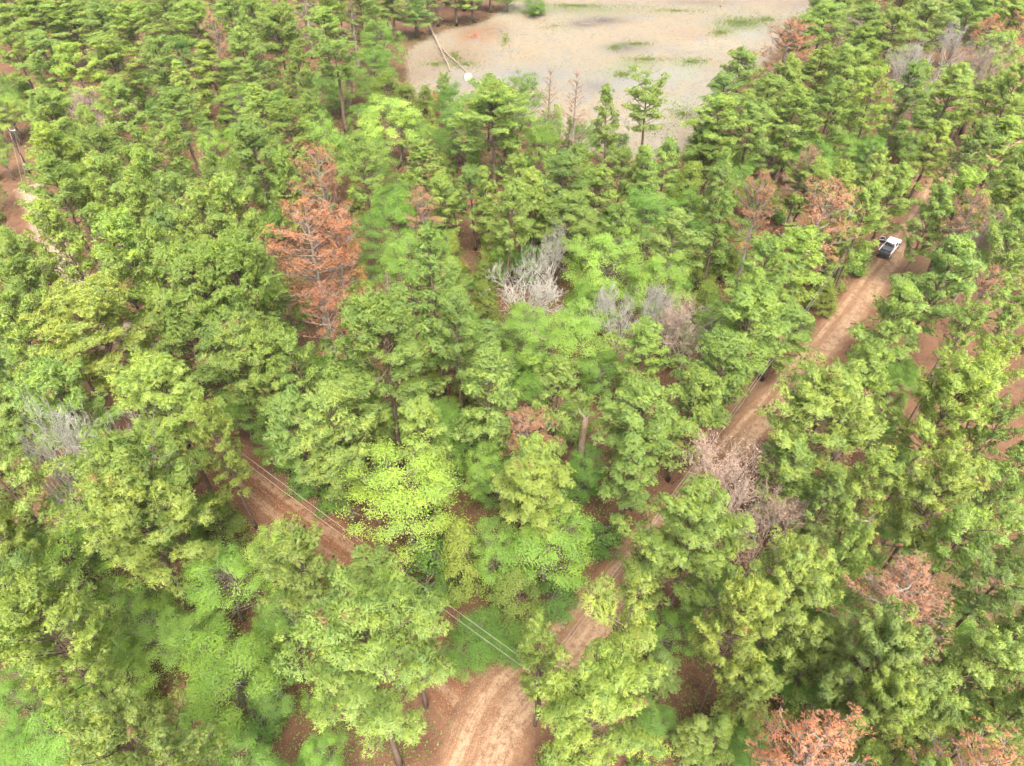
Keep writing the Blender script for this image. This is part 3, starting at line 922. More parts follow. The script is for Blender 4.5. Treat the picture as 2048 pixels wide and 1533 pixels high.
# ------------------------------------------------------------------ trees read off the photograph
# kind, x, top y, crown width (photo pixels), height m (0 = usual), tint 0 blue-green .. 1 yellow-green, label
USUAL = dict(P=22, W=23, Q=19, F=23, B=21, T=19, D=12, E=13, C=8, S=3.6, G=13, K=14)
TREES = [
    # --- upper left
    ("P", 22, -15, 90, 0, .45, None), ("P", 70, -10, 100, 0, .55, None), ("P", 138, -12, 100, 0, .6, None), ("P", 205, 5, 90, 0, .55, None),
    ("P", 268, 12, 85, 0, .5, None), ("P", 330, -10, 80, 0, .3, None), ("P", 385, 5, 85, 0, .45, None), ("P", 450, -15, 85, 0, .35, None), ("P", 505, 0, 70, 0, .35, None),
    ("P", 35, 62, 75, 0, .35, None), ("P", 95, 65, 85, 0, .35, None), ("P", 160, 90, 95, 0, .62, None), ("P", 222, 75, 100, 0, .6, None),
    ("D", 365, 75, 80, 15, .1, "dark green broadleaf beside the rust spire dead pine in the upper left"), ("P", 325, 78, 80, 0, .35, None), ("Q", 424, 88, 85, 0, .6, None),
    ("Q", 368, 125, 62, 0, .72, None), ("P", 362, 175, 92, 0, .62, None), ("B", 432, 28, 56, 26, .5, "narrow rust spire of a dead pine in the upper left woods"),
    ("B", 297, 74, 42, 19, .45, "small rust tipped dead pine between two green pines, upper left"), ("W", 552, 14, 115, 24, .45, None),
    ("T", 612, -8, 85, 0, .3, "pale tan bare dead pine at the top edge, left of the flat topped pine"), ("T", 705, 0, 70, 21, .55, "brownish dead pine at the top edge above the flat topped pine"), ("F", 664, 60, 92, 24, .3, "flat topped dark pine with a long bare trunk, upper left of centre"),
    ("K", 180, 178, 60, 16, .3, "tan bare tree among pines in the upper left"), ("P", 112, 178, 105, 0, .72, None), ("P", 245, 165, 85, 0, .5, None), ("P", 190, 215, 60, 20, .6, None),
    ("P", 535, 168, 95, 0, .35, None), ("P", 575, 205, 100, 20, .45, None), ("P", 205, 258, 85, 0, .35, None), ("F", 322, 250, 110, 0, .5, "leaning flat topped pine with a grey trunk, left of the rust dead pines"),
    ("D", 425, 262, 75, 15, .78, "cream green broadleaf with pale leaves, left of centre"), ("D", 480, 250, 60, 14, .8, "small pale cream tree beside the larger cream green broadleaf"), ("P", 512, 232, 100, 0, .4, None), ("D", 655, 236, 95, 17, .5, None),
    ("P", 610, 185, 60, 18, .3, None), ("S", 530, 330, 70, 7, .6, "bright green low bush left of the big rust dead pine"), ("P", 572, 302, 62, 20, .62, None), ("P", 222, 310, 95, 0, .55, None), ("P", 112, 258, 95, 0, .8, None),
    ("P", 118, 310, 115, 0, .65, None), ("P", 312, 303, 85, 0, .55, None), ("P", 275, 352, 90, 0, .55, None), ("P", 355, 350, 90, 0, .4, None), ("P", 482, 348, 95, 0, .55, None), ("W", 405, 378, 115, 0, .62, None),
    ("P", 150, 400, 110, 0, .55, None), ("P", 250, 428, 130, 0, .42, None), ("P", 340, 462, 90, 0, .5, None), ("W", 478, 462, 150, 0, .45, None), ("W", 40, 450, 150, 0, .5, None), ("P", 425, 305, 70, 19, .3, None),
    ("D", 12, 195, 75, 11, .75, "bright leafy tree at the left edge above the utility pole"), ("D", 0, 275, 60, 10, .55, "green leafy tree at the left edge beside the utility pole"), ("P", 490, 395, 85, 20, .5, None),
    ("B", 655, 292, 120, 25, .8, "tall bright rust dead pine, upper one of the big pair left of centre"), ("B", 608, 398, 190, 23, .55, "broad pale rust dead pine, lower one of the big pair left of centre"), ("B", 672, 430, 110, 20, .95, "dark orange dead pine right behind the broad pale rust one"),
    ("B", 720, 560, 70, 18, .95, "orange dead crown showing above the big round pine left of centre"), ("T", 800, 540, 62, 18, .5, "small brown twiggy dead tree right behind the big round pine"), ("B", 650, 560, 90, 17, .9, "low rust dead pine under the big rust pair"),
    # --- upper middle
    ("D", 757, 42, 95, 16, .4, "fresh green broadleaf left of the two fallen logs"), ("D", 750, 92, 95, 13, .38, "bright green lower broadleaf just below the fresh green one near the logs"), ("P", 722, -20, 70, 0, .3, None), ("Q", 782, -30, 70, 18, .3, None), ("Q", 828, -4, 75, 16.5, .25, None),
    ("Q", 872, -62, 70, 19, .25, None), ("Q", 908, -58, 70, 18, .2, None), ("Q", 945, -52, 66, 16, .25, None), ("Q", 980, -50, 60, 13, .3, None), ("D", 1015, -30, 60, 8, .3, None), ("Q", 850, -90, 70, 20, .2, None), ("Q", 925, -95, 70, 20, .25, None), ("S", 1070, -8, 60, 6, .3, None),
    ("C", 770, 145, 90, 10, .45, None), ("C", 812, 170, 65, 9, .4, None), ("E", 785, 193, 118, 15, .85, "lime green smooth round topped tree below the fallen logs"), ("C", 850, 175, 55, 7, .35, None), ("S", 865, 182, 40, 4, 2.0, "small orange leaved shrub below the white tank"),
    ("D", 900, 168, 70, 11, .45, None), ("P", 892, 150, 34, 13, .55, None), ("W", 985, 165, 150, 22, .55, "large pale pine with a bare lower trunk at the near pond edge"), ("D", 1048, 150, 78, 13, .35, "bright green tree on the near pond shore, right of the large pale pine"), ("D", 925, 210, 95, 13, .3, None), ("P", 975, 152, 66, 17, .3, None),
    ("T", 1095, 150, 60, 20, .5, "left brown leafless conifer spire in front of the dry pond"), ("T", 1148, 160, 66, 20, .4, "right brown leafless conifer spire in front of the dry pond"), ("Q", 1222, 186, 62, 21, .5, "slender green pine in front of the pond, right of the brown spires"), ("F", 1304, 152, 88, 23, .35, "lone flat topped pine standing against the dry pond bed"),
    ("Q", 982, 338, 66, 17, .4, None), ("Q", 852, 282, 95, 19, .35, None), ("D", 735, 272, 90, 13, .62, None), ("E", 905, 362, 75, 10, .35, None), ("D", 785, 385, 120, 13, .5, None), ("D", 808, 463, 130, 15, .6, None), ("D", 875, 455, 80, 13, .55, None),
    ("P", 1062, 330, 80, 17, .62, None), ("P", 1125, 300, 105, 18, .45, None), ("P", 1180, 330, 85, 16, .45, None), ("D", 1090, 420, 72, 8, .3, "saturated green small tree above the silver bare tree"), ("G", 1105, 445, 90, 13, .5, "silver white bare tree in the middle of the plot, upper one"), ("G", 1040, 522, 140, 11, .5, "silver bare tree in the plot, lower left one of the pair"),
    ("C", 905, 470, 62, 8, .75, None), ("C", 978, 468, 66, 9, .8, None), ("C", 1010, 440, 62, 9, .6, None), ("D", 1290, 380, 140, 13, .5, None), ("D", 1205, 453, 150, 13, .55, None), ("D", 1310, 500, 130, 13, .62, None), ("P", 1075, 370, 70, 15, .4, None),
    ("C", 1250, 445, 80, 8, .62, None), ("C", 1390, 270, 80, 11, .62, None), ("C", 1375, 330, 80, 11, .72, None), ("Q", 1330, 280, 70, 15, .35, None), ("D", 1250, 400, 90, 11, .25, None), ("D", 1160, 430, 70, 9, .3, None), ("Q", 1270, 290, 66, 16, .4, None), ("P", 1240, 300, 70, 16, .42, None), ("D", 1010, 255, 80, 12, .3, None), ("D", 1080, 250, 70, 12, .55, None),
    # --- upper right
    ("B", 1575, 44, 112, 19, .7, "rust dead pine standing at the right shore of the dry pond"), ("P", 1487, 100, 85, 20, .15, None), ("P", 1455, 150, 80, 18, .18, None), ("P", 1440, 192, 100, 20, .35, None), ("P", 1420, 240, 80, 15, .3, None), ("P", 1500, 205, 85, 19, .35, None),
    ("P", 1535, 150, 90, 20, .3, None), ("P", 1575, 115, 80, 0, .6, None), ("P", 1635, 95, 100, 0, .62, None), ("P", 1700, 88, 90, 0, .55, None), ("P", 1590, 175, 95, 20, .5, None), ("P", 1665, 160, 80, 20, .45, None), ("P", 1755, 135, 85, 0, .5, None), ("P", 1812, 125, 85, 0, .35, None),
    ("P", 1650, 5, 85, 20, .3, None), ("P", 1600, 35, 60, 18, .3, None), ("P", 1728, 15, 95, 0, .5, None), ("P", 1785, 25, 95, 0, .5, None), ("P", 1735, 58, 85, 0, .55, None), ("K", 1692, 32, 60, 17, .2, "tan bare crown at the far right of the dry pond"),
    ("G", 1818, 75, 80, 20, .5, "left grey bare tree among pines in the upper right"), ("K", 1955, 88, 75, 23, .2, "brownish grey bare tree among pines in the upper right"), ("G", 1905, 38, 70, 18, .5, "small grey bare crown near the top right corner"), ("B", 1970, 32, 68, 20, .7, "rust dead pine near the top right corner"),
    ("G", 1850, 115, 75, 20, .5, "right grey bare tree among pines in the upper right"), ("P", 1905, 125, 100, 0, .6, None), ("P", 1990, 72, 100, 0, .4, None), ("P", 2028, 125, 90, 0, .4, None), ("P", 1855, 0, 90, 0, .4, None), ("P", 1935, -10, 90, 0, .35, None), ("P", 2010, -5, 90, 0, .4, None), ("B", 2042, 22, 50, 20, .8, "rust dead crown cut by the top right edge"),
    ("P", 1975, 150, 90, 0, .4, None), ("Q", 1858, 243, 80, 18, .5, None), ("P", 1932, 245, 75, 16, .12, None), ("P", 2005, 240, 125, 21, .6, None), ("P", 1925, 345, 110, 19, .5, None), ("P", 2000, 350, 100, 20, .55, None), ("P", 2045, 300, 80, 20, .4, None),
    ("D", 1620, 275, 110, 9, .4, None), ("D", 1482, 292, 56, 8, .85, "lime yellow small tree right of the olive cedars"), ("D", 1535, 275, 66, 9, .5, None), ("D", 1690, 265, 90, 9, .45, None), ("B", 1600, 292, 70, 18, .35, "pale tan dead pine poking out behind the round green pine, upper right"), ("B", 1512, 352, 100, 20, .65, "pale rust dead pine, left one of the pair above the truck"), ("B", 1628, 358, 150, 21, .45, "wide greyish rust dead pine, right one of the pair above the truck"),
    ("W", 1612, 315, 120, 15, .55, None), ("P", 1735, 298, 85, 20, .55, None), ("P", 1785, 325, 85, 20, .55, None), ("P", 1728, 372, 76, 19, .6, None), ("P", 1690, 330, 80, 19, .55, None), ("Q", 1440, 310, 66, 17, .3, None), ("Q", 1430, 390, 80, 17, .35, None), ("D", 1400, 440, 80, 10, .3, None),
    ("B", 1930, 380, 70, 19, .35, "tan dead pine crown right of the road bend"), ("K", 1965, 418, 95, 17, .15, "grey brown bare crown right of the truck"), ("P", 1870, 365, 66, 18, .4, None), ("P", 2030, 410, 100, 20, .4, None), ("P", 1668, 432, 70, 14, .5, None), ("C", 1668, 500, 60, 7, .6, None), ("D", 1655, 470, 70, 8, .3, None), ("S", 1705, 475, 75, 6, .2, "dark green bush at the road edge left of the truck"),
    # --- middle left
    ("W", 190, 568, 215, 22, .85, "large rounded yellow green pine near the left side"), ("P", 55, 588, 130, 0, .5, None), ("P", 85, 508, 110, 0, .5, None), ("W", 400, 488, 175, 0, .45, None), ("W", 500, 482, 160, 0, .35, None), ("P", 270, 508, 110, 0, .4, None), ("P", 375, 600, 120, 20, .4, None),
    ("W", 520, 620, 150, 21, .75, None), ("P", 540, 668, 110, 20, .6, None), ("P", 608, 662, 90, 20, .45, None), ("W", 330, 688, 180, 22, .85, "yellow green pine with clumped crown above the left dirt road"), ("W", 150, 715, 175, 22, .5, None), ("G", 215, 758, 160, 23, .5, "white grey bare tree at the left, larger one behind the pale pines"), ("G", 130, 790, 120, 23, .5, "white grey bare tree at the left, smaller one nearer the edge"),
    ("P", 430, 782, 95, 18, .62, None), ("W", 225, 862, 270, 22, .5, "very large pale green pine at the left, in front of the white bare trees"), ("P", 20, 830, 140, 0, .55, None), ("P", 655, 770, 140, 21, .4, None), ("D", 485, 770, 110, 9, .3, "bright green leafy tree at the top end of the left dirt road"), ("P", 720, 740, 110, 17, .5, None),
    ("W", 270, 915, 260, 22, .75, "yellow green pine with a long leaning trunk above the leafy hollow, lower left"), ("S", 615, 925, 80, 4, .2, None), ("S", 665, 965, 80, 4, .25, None), ("S", 575, 880, 70, 4, .2, None), ("P", 675, 850, 110, 18, .4, None), ("P", 590, 760, 110, 17, .42, None), ("P", 445, 640, 110, 17, .35, None), ("P", 20, 690, 110, 20, .4, None), ("P", 35, 760, 100, 19, .4, None),
    # --- centre
    ("W", 765, 583, 225, 24, .5, "big round pine with bright tufts, just left of the centre"), ("Q", 872, 468, 95, 24, .4, "tall narrow pine with a long bare trunk, left of the plot's bare trees"), ("Q", 905, 572, 66, 16, .85, "slim yellow green conifer beside the tall narrow pine"), ("Q", 968, 640, 90, 17, .4, None), ("Q", 975, 688, 125, 20, .25, "bluish green tall pine left of the broken snag"), ("P", 838, 782, 100, 18, .6, None),
    ("D", 800, 868, 255, 15, .9, "wide spreading bright spring green tree beside the overhead wires"), ("D", 1135, 592, 175, 13, .8, "pale lime green tree below the silver bare trees"), ("G", 1240, 568, 100, 13, .5, "grey bare tree in the middle of the plot, leftmost of the lower three"), ("G", 1312, 543, 90, 13, .5, "grey bare tree in the middle of the plot, topmost of the lower three"), ("K", 1375, 588, 130, 13, .1, "grey tan bare tree in the middle of the plot, rightmost of the lower three"),
    ("D", 1060, 610, 110, 10, .62, None), ("P", 1115, 712, 115, 17, .45, None), ("P", 1060, 855, 120, 16, .5, None), ("W", 1072, 905, 165, 17, .85, "yellow green round pine below the broken snag"), ("D", 1172, 872, 110, 10, .15, "dark saturated green small tree at the foot of the broken snag"), ("W", 1300, 748, 170, 19, .3, None), ("P", 1375, 730, 110, 18, .35, None), ("P", 1290, 645, 100, 15, .45, None),
    ("D", 1000, 905, 110, 8, .25, None), ("S", 935, 850, 90, 5, .3, None), ("S", 1200, 700, 70, 6, .3, None), ("C", 860, 700, 70, 8, .6, None), ("C", 930, 720, 60, 7, .6, None), ("P", 1262, 770, 100, 16, .3, None), ("Q", 1260, 870, 110, 17, .2, None), ("S", 1350, 480, 70, 5, .4, None), ("C", 1400, 500, 66, 7, .6, None),
    # --- middle right
    ("P", 1490, 555, 150, 20, .42, None), ("P", 1420, 665, 140, 19, .4, None), ("P", 1525, 465, 120, 20, .4, None), ("P", 1580, 450, 110, 18, .45, None), ("P", 1560, 600, 110, 17, .45, None), ("D", 1640, 500, 80, 6, .5, None), ("S", 1600, 635, 60, 3, .1, None), ("C", 1650, 555, 60, 6, .8, None),
    ("P", 1885, 472, 135, 22, .3, None), ("P", 1770, 563, 115, 21, .35, "fresh green pine leaning over the road below the truck"), ("P", 1740, 688, 110, 20, .42, None), ("W", 1640, 735, 215, 22, .55, "large round pine at the right of the road, middle right"), ("W", 1895, 703, 170, 22, .62, "light green rounded pine in front of the open brown floor"), ("W", 1880, 858, 170, 22, .75, "yellow green pine above the tall leaning trunk, right side"), ("F", 1932, 583, 75, 20, .5, None),
    ("F", 2030, 560, 80, 21, .45, None), ("F", 2032, 690, 90, 22, .42, None), ("F", 2005, 470, 90, 20, .45, None), ("B", 1942, 532, 80, 18, .45, "pinkish rust dead pine at the open brown floor"), ("K", 1455, 878, 190, 15, .75, "pinkish bare tree overhanging the main road, upper crown"), ("K", 1530, 975, 130, 13, .75, "pinkish bare tree below the road, lower crown"), ("P", 1725, 895, 110, 19, .55, None), ("E", 1608, 935, 90, 9, .3, None),
    ("K", 1845, 925, 75, 15, .1, "small leafless dead tree in front of the yellow green pine, right side"), ("P", 1570, 860, 100, 17, .35, None), ("P", 1650, 940, 100, 17, .5, None), ("F", 2010, 900, 100, 20, .3, None), ("F", 1985, 800, 80, 19, .35, None),
    # --- lower left
    ("W", 95, 1168, 250, 23, .75, "large yellow green pine at the left edge, lower left"), ("W", 300, 1362, 260, 23, .62, "large pale green pine at the bottom, left of the biggest pine"), ("D", 440, 1060, 180, 12, .62, "bright green leafy tree below the left dirt road"), ("D", 560, 1045, 130, 11, .72, "lime green leafy tree at the lower edge of the left dirt road"), ("D", 115, 1060, 190, 12, .58, None), ("D", 300, 1170, 160, 10, .8, None), ("D", 460, 1245, 210, 12, .58, "saturated green leafy tree in the hollow, lower left"),
    ("D", 500, 1460, 170, 11, .5, None), ("W", 640, 1050, 180, 21, .7, None), ("P", 735, 1085, 130, 17, .65, "young light green pine leaning over the left road beside the wires"), ("W", 735, 1175, 330, 25, .72, "biggest pine of all, at the bottom left of the road junction"), ("P", 55, 1500, 120, 20, .75, None), ("G", 5, 1035, 110, 14, .5, "white bare tree at the left edge, lower left"), ("C", 430, 985, 100, 7, .4, None), ("C", 230, 1140, 100, 6, .35, None), ("D", 150, 1375, 160, 9, .55, None), ("D", 580, 1170, 120, 10, .6, None), ("D", 395, 1400, 110, 6, .45, None), ("P", 0, 960, 120, 19, .5, None), ("S", 520, 1380, 110, 4, .2, None), ("D", 40, 1430, 130, 7, .4, None),
    # --- lower middle
    ("P", 815, 1140, 160, 14, .62, "bushy yellow green young pine beside the overhead wires"), ("C", 930, 1035, 120, 10, .85, "olive yellow cedar in the lower corner of the plot"), ("E", 985, 1050, 120, 9, .5, None), ("E", 1100, 1005, 185, 11, .4, "large bright green round tree beside the olive yellow cedar"), ("D", 960, 1215, 150, 5, .2, "dark green rounded shrub thicket under the wires near the junction"), ("S", 1030, 1240, 110, 4, .2, None), ("S", 1210, 1030, 85, 4.5, .05, None), ("S", 870, 1060, 110, 5, .15, None), ("S", 860, 1130, 100, 4, .2, None),
    ("C", 1030, 1120, 110, 7, .45, None), ("W", 1170, 1302, 270, 22, .85, "large yellow green pine right of the road junction, bottom centre"), ("P", 1080, 1225, 90, 14, .75, "small yellow green pine at the junction corner"), ("F", 1265, 1140, 160, 22, .8, "open crowned pine with a tall bare trunk right of the main road"), ("W", 1385, 970, 230, 22, .55, None), ("P", 1292, 1035, 100, 14, .62, None), ("S", 1110, 1150, 100, 4, .2, None), ("S", 1150, 930, 80, 4, .3, None),
    # --- lower right
    ("W", 1570, 1072, 185, 22, .72, None), ("W", 1480, 1150, 150, 22, .8, None), ("W", 1740, 1185, 210, 21, .62, None), ("W", 1765, 1295, 170, 20, .82, None), ("B", 1810, 1092, 215, 19, .45, "pale rust dead pine, lower right, above the bright green saplings"), ("P", 1672, 1015, 110, 19, .5, None), ("D", 1680, 1170, 100, 9, .4, None), ("D", 1895, 1245, 120, 9, .3, None), ("D", 1920, 1180, 100, 8, .55, None),
    ("P", 1955, 1240, 160, 18, .4, None), ("F", 1995, 1085, 120, 19, .3, None), ("F", 1925, 985, 120, 20, .5, None), ("P", 2030, 1200, 120, 18, .35, None), ("B", 1610, 1395, 240, 20, .6, "rust dead pine with pale branches at the bottom, right of centre"), ("B", 1930, 1450, 250, 20, .75, "orange rust dead pine in the bottom right corner"), ("P", 1510, 1290, 120, 15, .6, None), ("D", 1590, 1290, 150, 7, .25, None), ("P", 1815, 1500, 130, 19, .6, None),
    ("D", 1960, 1405, 110, 7, .75, "lime green bush above the orange dead pine, bottom right"), ("Q", 1385, 1425, 80, 10, .65, None), ("Q", 1440, 1430, 80, 10, .6, None), ("Q", 1330, 1290, 100, 9, .2, None), ("D", 1310, 1390, 110, 6, .6, None), ("P", 1640, 1230, 110, 16, .5, None), ("P", 1850, 1400, 120, 17, .4, None), ("P", 2030, 1330, 120, 17, .35, None), ("D", 1470, 1420, 110, 6, .3, None), ("P", 1850, 1340, 90, 15, .5, None), ("S", 1400, 1490, 90, 2.5, .4, None),
    # --- broadleaf understorey showing between the pines
    ("D", 748, 430, 95, 11, .35, None), ("D", 560, 560, 110, 10, .35, None), ("D", 735, 520, 80, 9, .4, None), ("D", 690, 640, 90, 8, .4, None), ("C", 1040, 600, 90, 8, .5, None), ("C", 965, 560, 80, 8, .6, None), ("D", 1215, 690, 100, 9, .3, None), ("S", 1020, 700, 90, 5, .4, None),
    ("D", 1190, 555, 110, 9, .45, None), ("C", 1165, 520, 70, 8, .6, None), ("D", 1060, 480, 80, 8, .35, None), ("D", 940, 620, 80, 8, .4, None), ("D", 890, 640, 80, 8, .5, None), ("D", 1440, 600, 90, 8, .4, None), ("C", 1420, 560, 80, 8, .6, None), ("D", 1355, 620, 90, 8, .35, None), ("D", 1470, 430, 80, 8, .4, None), ("C", 1450, 470, 70, 8, .5, None),
    ("D", 1640, 1335, 140, 9, .35, None), ("D", 1560, 1225, 120, 9, .35, None), ("D", 1335, 1195, 120, 8, .3, None), ("D", 1420, 1130, 110, 9, .35, None), ("D", 1890, 1340, 130, 9, .4, None), ("D", 1700, 1085, 110, 9, .35, None), ("D", 1780, 1010, 100, 8, .35, None), ("D", 1500, 1440, 120, 7, .4, None), ("D", 1720, 1440, 130, 8, .35, None),
    ("D", 220, 1290, 140, 8, .65, None), ("D", 380, 1200, 140, 9, .7, None), ("D", 540, 1300, 130, 8, .4, None), ("D", 30, 1330, 120, 8, .5, None), ("D", 470, 690, 90, 8, .35, None), ("D", 560, 850, 90, 7, .35, None), ("D", 690, 720, 90, 8, .4, None), ("D", 900, 800, 90, 8, .4, None), ("D", 985, 830, 90, 7, .35, None), ("D", 1150, 790, 90, 7, .35, None),
    ("P", 490, 55, 85, 0, .4, None), ("P", 645, 20, 70, 0, .4, None), ("P", 590, 90, 70, 0, .45, None), ("D", 690, 130, 80, 11, .4, None), ("D", 630, 140, 80, 11, .4, None), ("D", 520, 120, 80, 11, .35, None), ("D", 470, 170, 80, 11, .4, None), ("D", 300, 140, 80, 11, .35, None),
]


def lerp3(stops, t):
    t = max(0.0, min(1.0, t)) * (len(stops) - 1)
    i = min(len(stops) - 2, int(t))
    f = t - i
    return tuple(stops[i][k] * (1 - f) + stops[i + 1][k] * f for k in range(3))


PAL = dict(
    pine=[(0.180, 0.280, 0.090), (0.255, 0.362, 0.098), (0.325, 0.415, 0.102)],
    leaf=[(0.105, 0.205, 0.042), (0.185, 0.320, 0.062), (0.300, 0.425, 0.092)],
    cedar=[(0.105, 0.165, 0.045), (0.175, 0.245, 0.050), (0.25, 0.32, 0.060)],
    rust=[(0.29, 0.215, 0.165), (0.295, 0.17, 0.108), (0.34, 0.16, 0.08)],
)
CAT = dict(P="pine", W="pine", Q="pine", F="pine", B="dead pine", T="dead pine", D="tree", E="tree", C="cedar", S="shrub", G="bare tree", K="bare tree")
NAME = dict(P="pine_tree", W="pine_tree", Q="pine_tree", F="pine_tree", B="dead_pine_tree", T="dead_pine_tree", D="broadleaf_tree", E="broadleaf_tree", C="cedar_tree", S="shrub", G="bare_tree", K="bare_tree")
GROUPS = {"pine": "green pines of the wood", "dead pine": "rust brown dead pines", "tree": "broadleaf trees of the wood", "cedar": "olive cedars of the understorey", "shrub": "low green shrubs", "bare tree": "leafless bare trees"}
rnd = random.Random(7)
PLACED = []


def place_hand(kind, u, vtop, w, h, tint, label):
    h = h or USUAL[kind] * rnd.uniform(0.94, 1.06)
    if vtop < 330 and h > 9:                     # the wood is younger and lower towards the pond
        h *= 0.84 + 0.16 * max(0, vtop) / 330
    var = VAR[kind][rnd.randrange(len(VAR[kind]))]
    near = vtop > 850
    w = w * ((0.96 if near else 1.08) if kind in 'PQ' else (0.90 if near else 1.0) if kind == 'W' else 1.2 if kind in 'GK' else 1.05)
    tint = tint if tint > 1.5 else max(0, min(1, tint + rnd.gauss(0, 0.10)))
    best = None
    for dh in (0, 1, -1, 2, -2, 3, -3, 4, -4, 5.5, -5, 7):
        hh = h + dh * (1 if h > 9 else 0.35)
        if hh < 1.2:
            continue
        cl = {"P": 0.5, "W": 0.5, "F": 0.36, "B": 0.55, "Q": 0.68, "T": 0.7, "S": 0.9, "C": 0.9}.get(kind, 0.68) * hh
        hc = cl / 2
        v = vtop + w * 0.4
        for _ in range(4):
            x, y, z = P(u, v, hh - hc)
            d = depth_of(x, y, z)
            R = w / 2 * d / FPX
            dep = math.atan2(CAM_H - z, math.hypot(x, y))
            v = vtop + FPX / d * math.sqrt((R * math.sin(dep)) ** 2 + (hc * math.cos(dep)) ** 2) * 0.96
        x, y, z = P(u, v, hh - hc)
        rc = road_clear(x, y)
        if best is None or rc > best[0] + 0.3:
            best = (rc, x, y, hh, R, v)
        if rc > (3.0 if kind not in "SC" else 3.4):
            best = (rc, x, y, hh, R, v)
            break
    rc, x, y, hh, R, v = best
    PLACED.append(dict(kind=kind, x=x, y=y, h=hh, R=R, tint=tint, label=label, u=u, v=v, var=var, hand=True, w=w))


for t in TREES:
    place_hand(*t)

# --- the rest of the wood: trees standing between the ones above
KEEP = [  # places the photograph shows open: nothing tall may stand in front of them
    [(395, 900), (440, 880), (660, 1060), (540, 1060), (470, 1010)], [(870, 1300), (1000, 1340), (1060, 1430), (1000, 1540), (880, 1540), (870, 1400)],
    [(1110, 1290), (1230, 1200), (1330, 1050), (1280, 1040), (1150, 1200)], [(1320, 960), (1440, 830), (1560, 700), (1700, 540), (1760, 455), (1860, 400), (1900, 440), (1800, 560), (1700, 660), (1600, 780), (1500, 920), (1400, 930)],
    [(0, 250), (70, 240), (75, 350), (120, 400), (110, 460), (0, 450)], [(1830, 380), (1960, 310), (1960, 345), (1880, 400)],
    [(800, 70), (960, 40), (1040, 0), (1600, 0), (1560, 60), (1480, 110), (1420, 190), (1380, 260), (1260, 260), (1080, 180), (960, 170), (850, 190), (820, 160)],
    [(1140, 815), (1200, 815), (1200, 900), (1140, 900)], [(965, 420), (1150, 430), (1160, 560), (1440, 560), (1450, 680), (1180, 690), (980, 620)], [(1380, 870), (1600, 930), (1590, 1090), (1440, 1080)],
    [(1830, 560), (2048, 540), (2048, 760), (1880, 720), (1830, 700)], [(60, 760), (290, 750), (290, 830), (70, 880)], [(510, 300), (740, 290), (740, 650), (590, 650)],
    [(1700, 1090), (1910, 1090), (1910, 1250), (1720, 1230)], [(1480, 1400), (1750, 1400), (1750, 1533), (1480, 1533)], [(1840, 1460), (2048, 1450), (2048, 1533), (1840, 1533)],
    [(1480, 350), (1700, 360), (1700, 500), (1500, 480)], [(1380, 1290), (1500, 1300), (1480, 1533), (1380, 1533)], [(880, 1000), (1190, 1000), (1180, 1300), (900, 1300)],
    [(690, 870), (920, 880), (900, 1100), (700, 1100)], [(370, 1060), (600, 1060), (560, 1460), (380, 1360)]]
OPEN_FLOOR = [(1800, 590), (2048, 540), (2048, 1120), (1930, 1100), (1860, 780), (1800, 720)]


def keep_far(k):
    vs = [q[1] for q in k]
    us = [q[0] for q in k]
    return P(sum(us) / len(us), min(vs) * 0.3 + max(vs) * 0.7)[1]


STANDING = [keep_far(k) if i in (8, 9, 11, 12, 13, 14, 15, 16, 19, 20) else 1e9 for i, k in enumerate(KEEP)]


def blocked(x, y, h, R):
    for f in (0.55, 0.75, 1.0):
        for s in (-0.7, 0, 0.7):
            u, v = proj(x + s * R, y, h * f)
            for i, k in enumerate(KEEP):
                if y < STANDING[i] and in_poly(u, v, k):
                    return True
    return False




def hidden(x, y, h, R):
    """whether nearer crowns cover it wholly"""
    pts = [proj(x, y, h), proj(x - R * 0.6, y, h * 0.8), proj(x + R * 0.6, y, h * 0.8)]
    seen = [True] * 3
    for t in PLACED:
        if t["y"] < y - 0.5 and t["h"] > 9 and abs(t["x"] - x) < 30:
            zc = t["h"] * 0.74
            tu, tv = proj(t["x"], t["y"], zc)
            td = depth_of(t["x"], t["y"], zc)
            rw, rh = t["R"] * FPX / td * 0.8, max(t["R"] * 0.7, t["h"] * 0.26) * FPX / td * 0.8
            for i, (u, v) in enumerate(pts):
                if seen[i] and ((u - tu) / rw) ** 2 + ((v - tv) / rh) ** 2 < 1:
                    seen[i] = False
            if not any(seen):
                return True
    return False


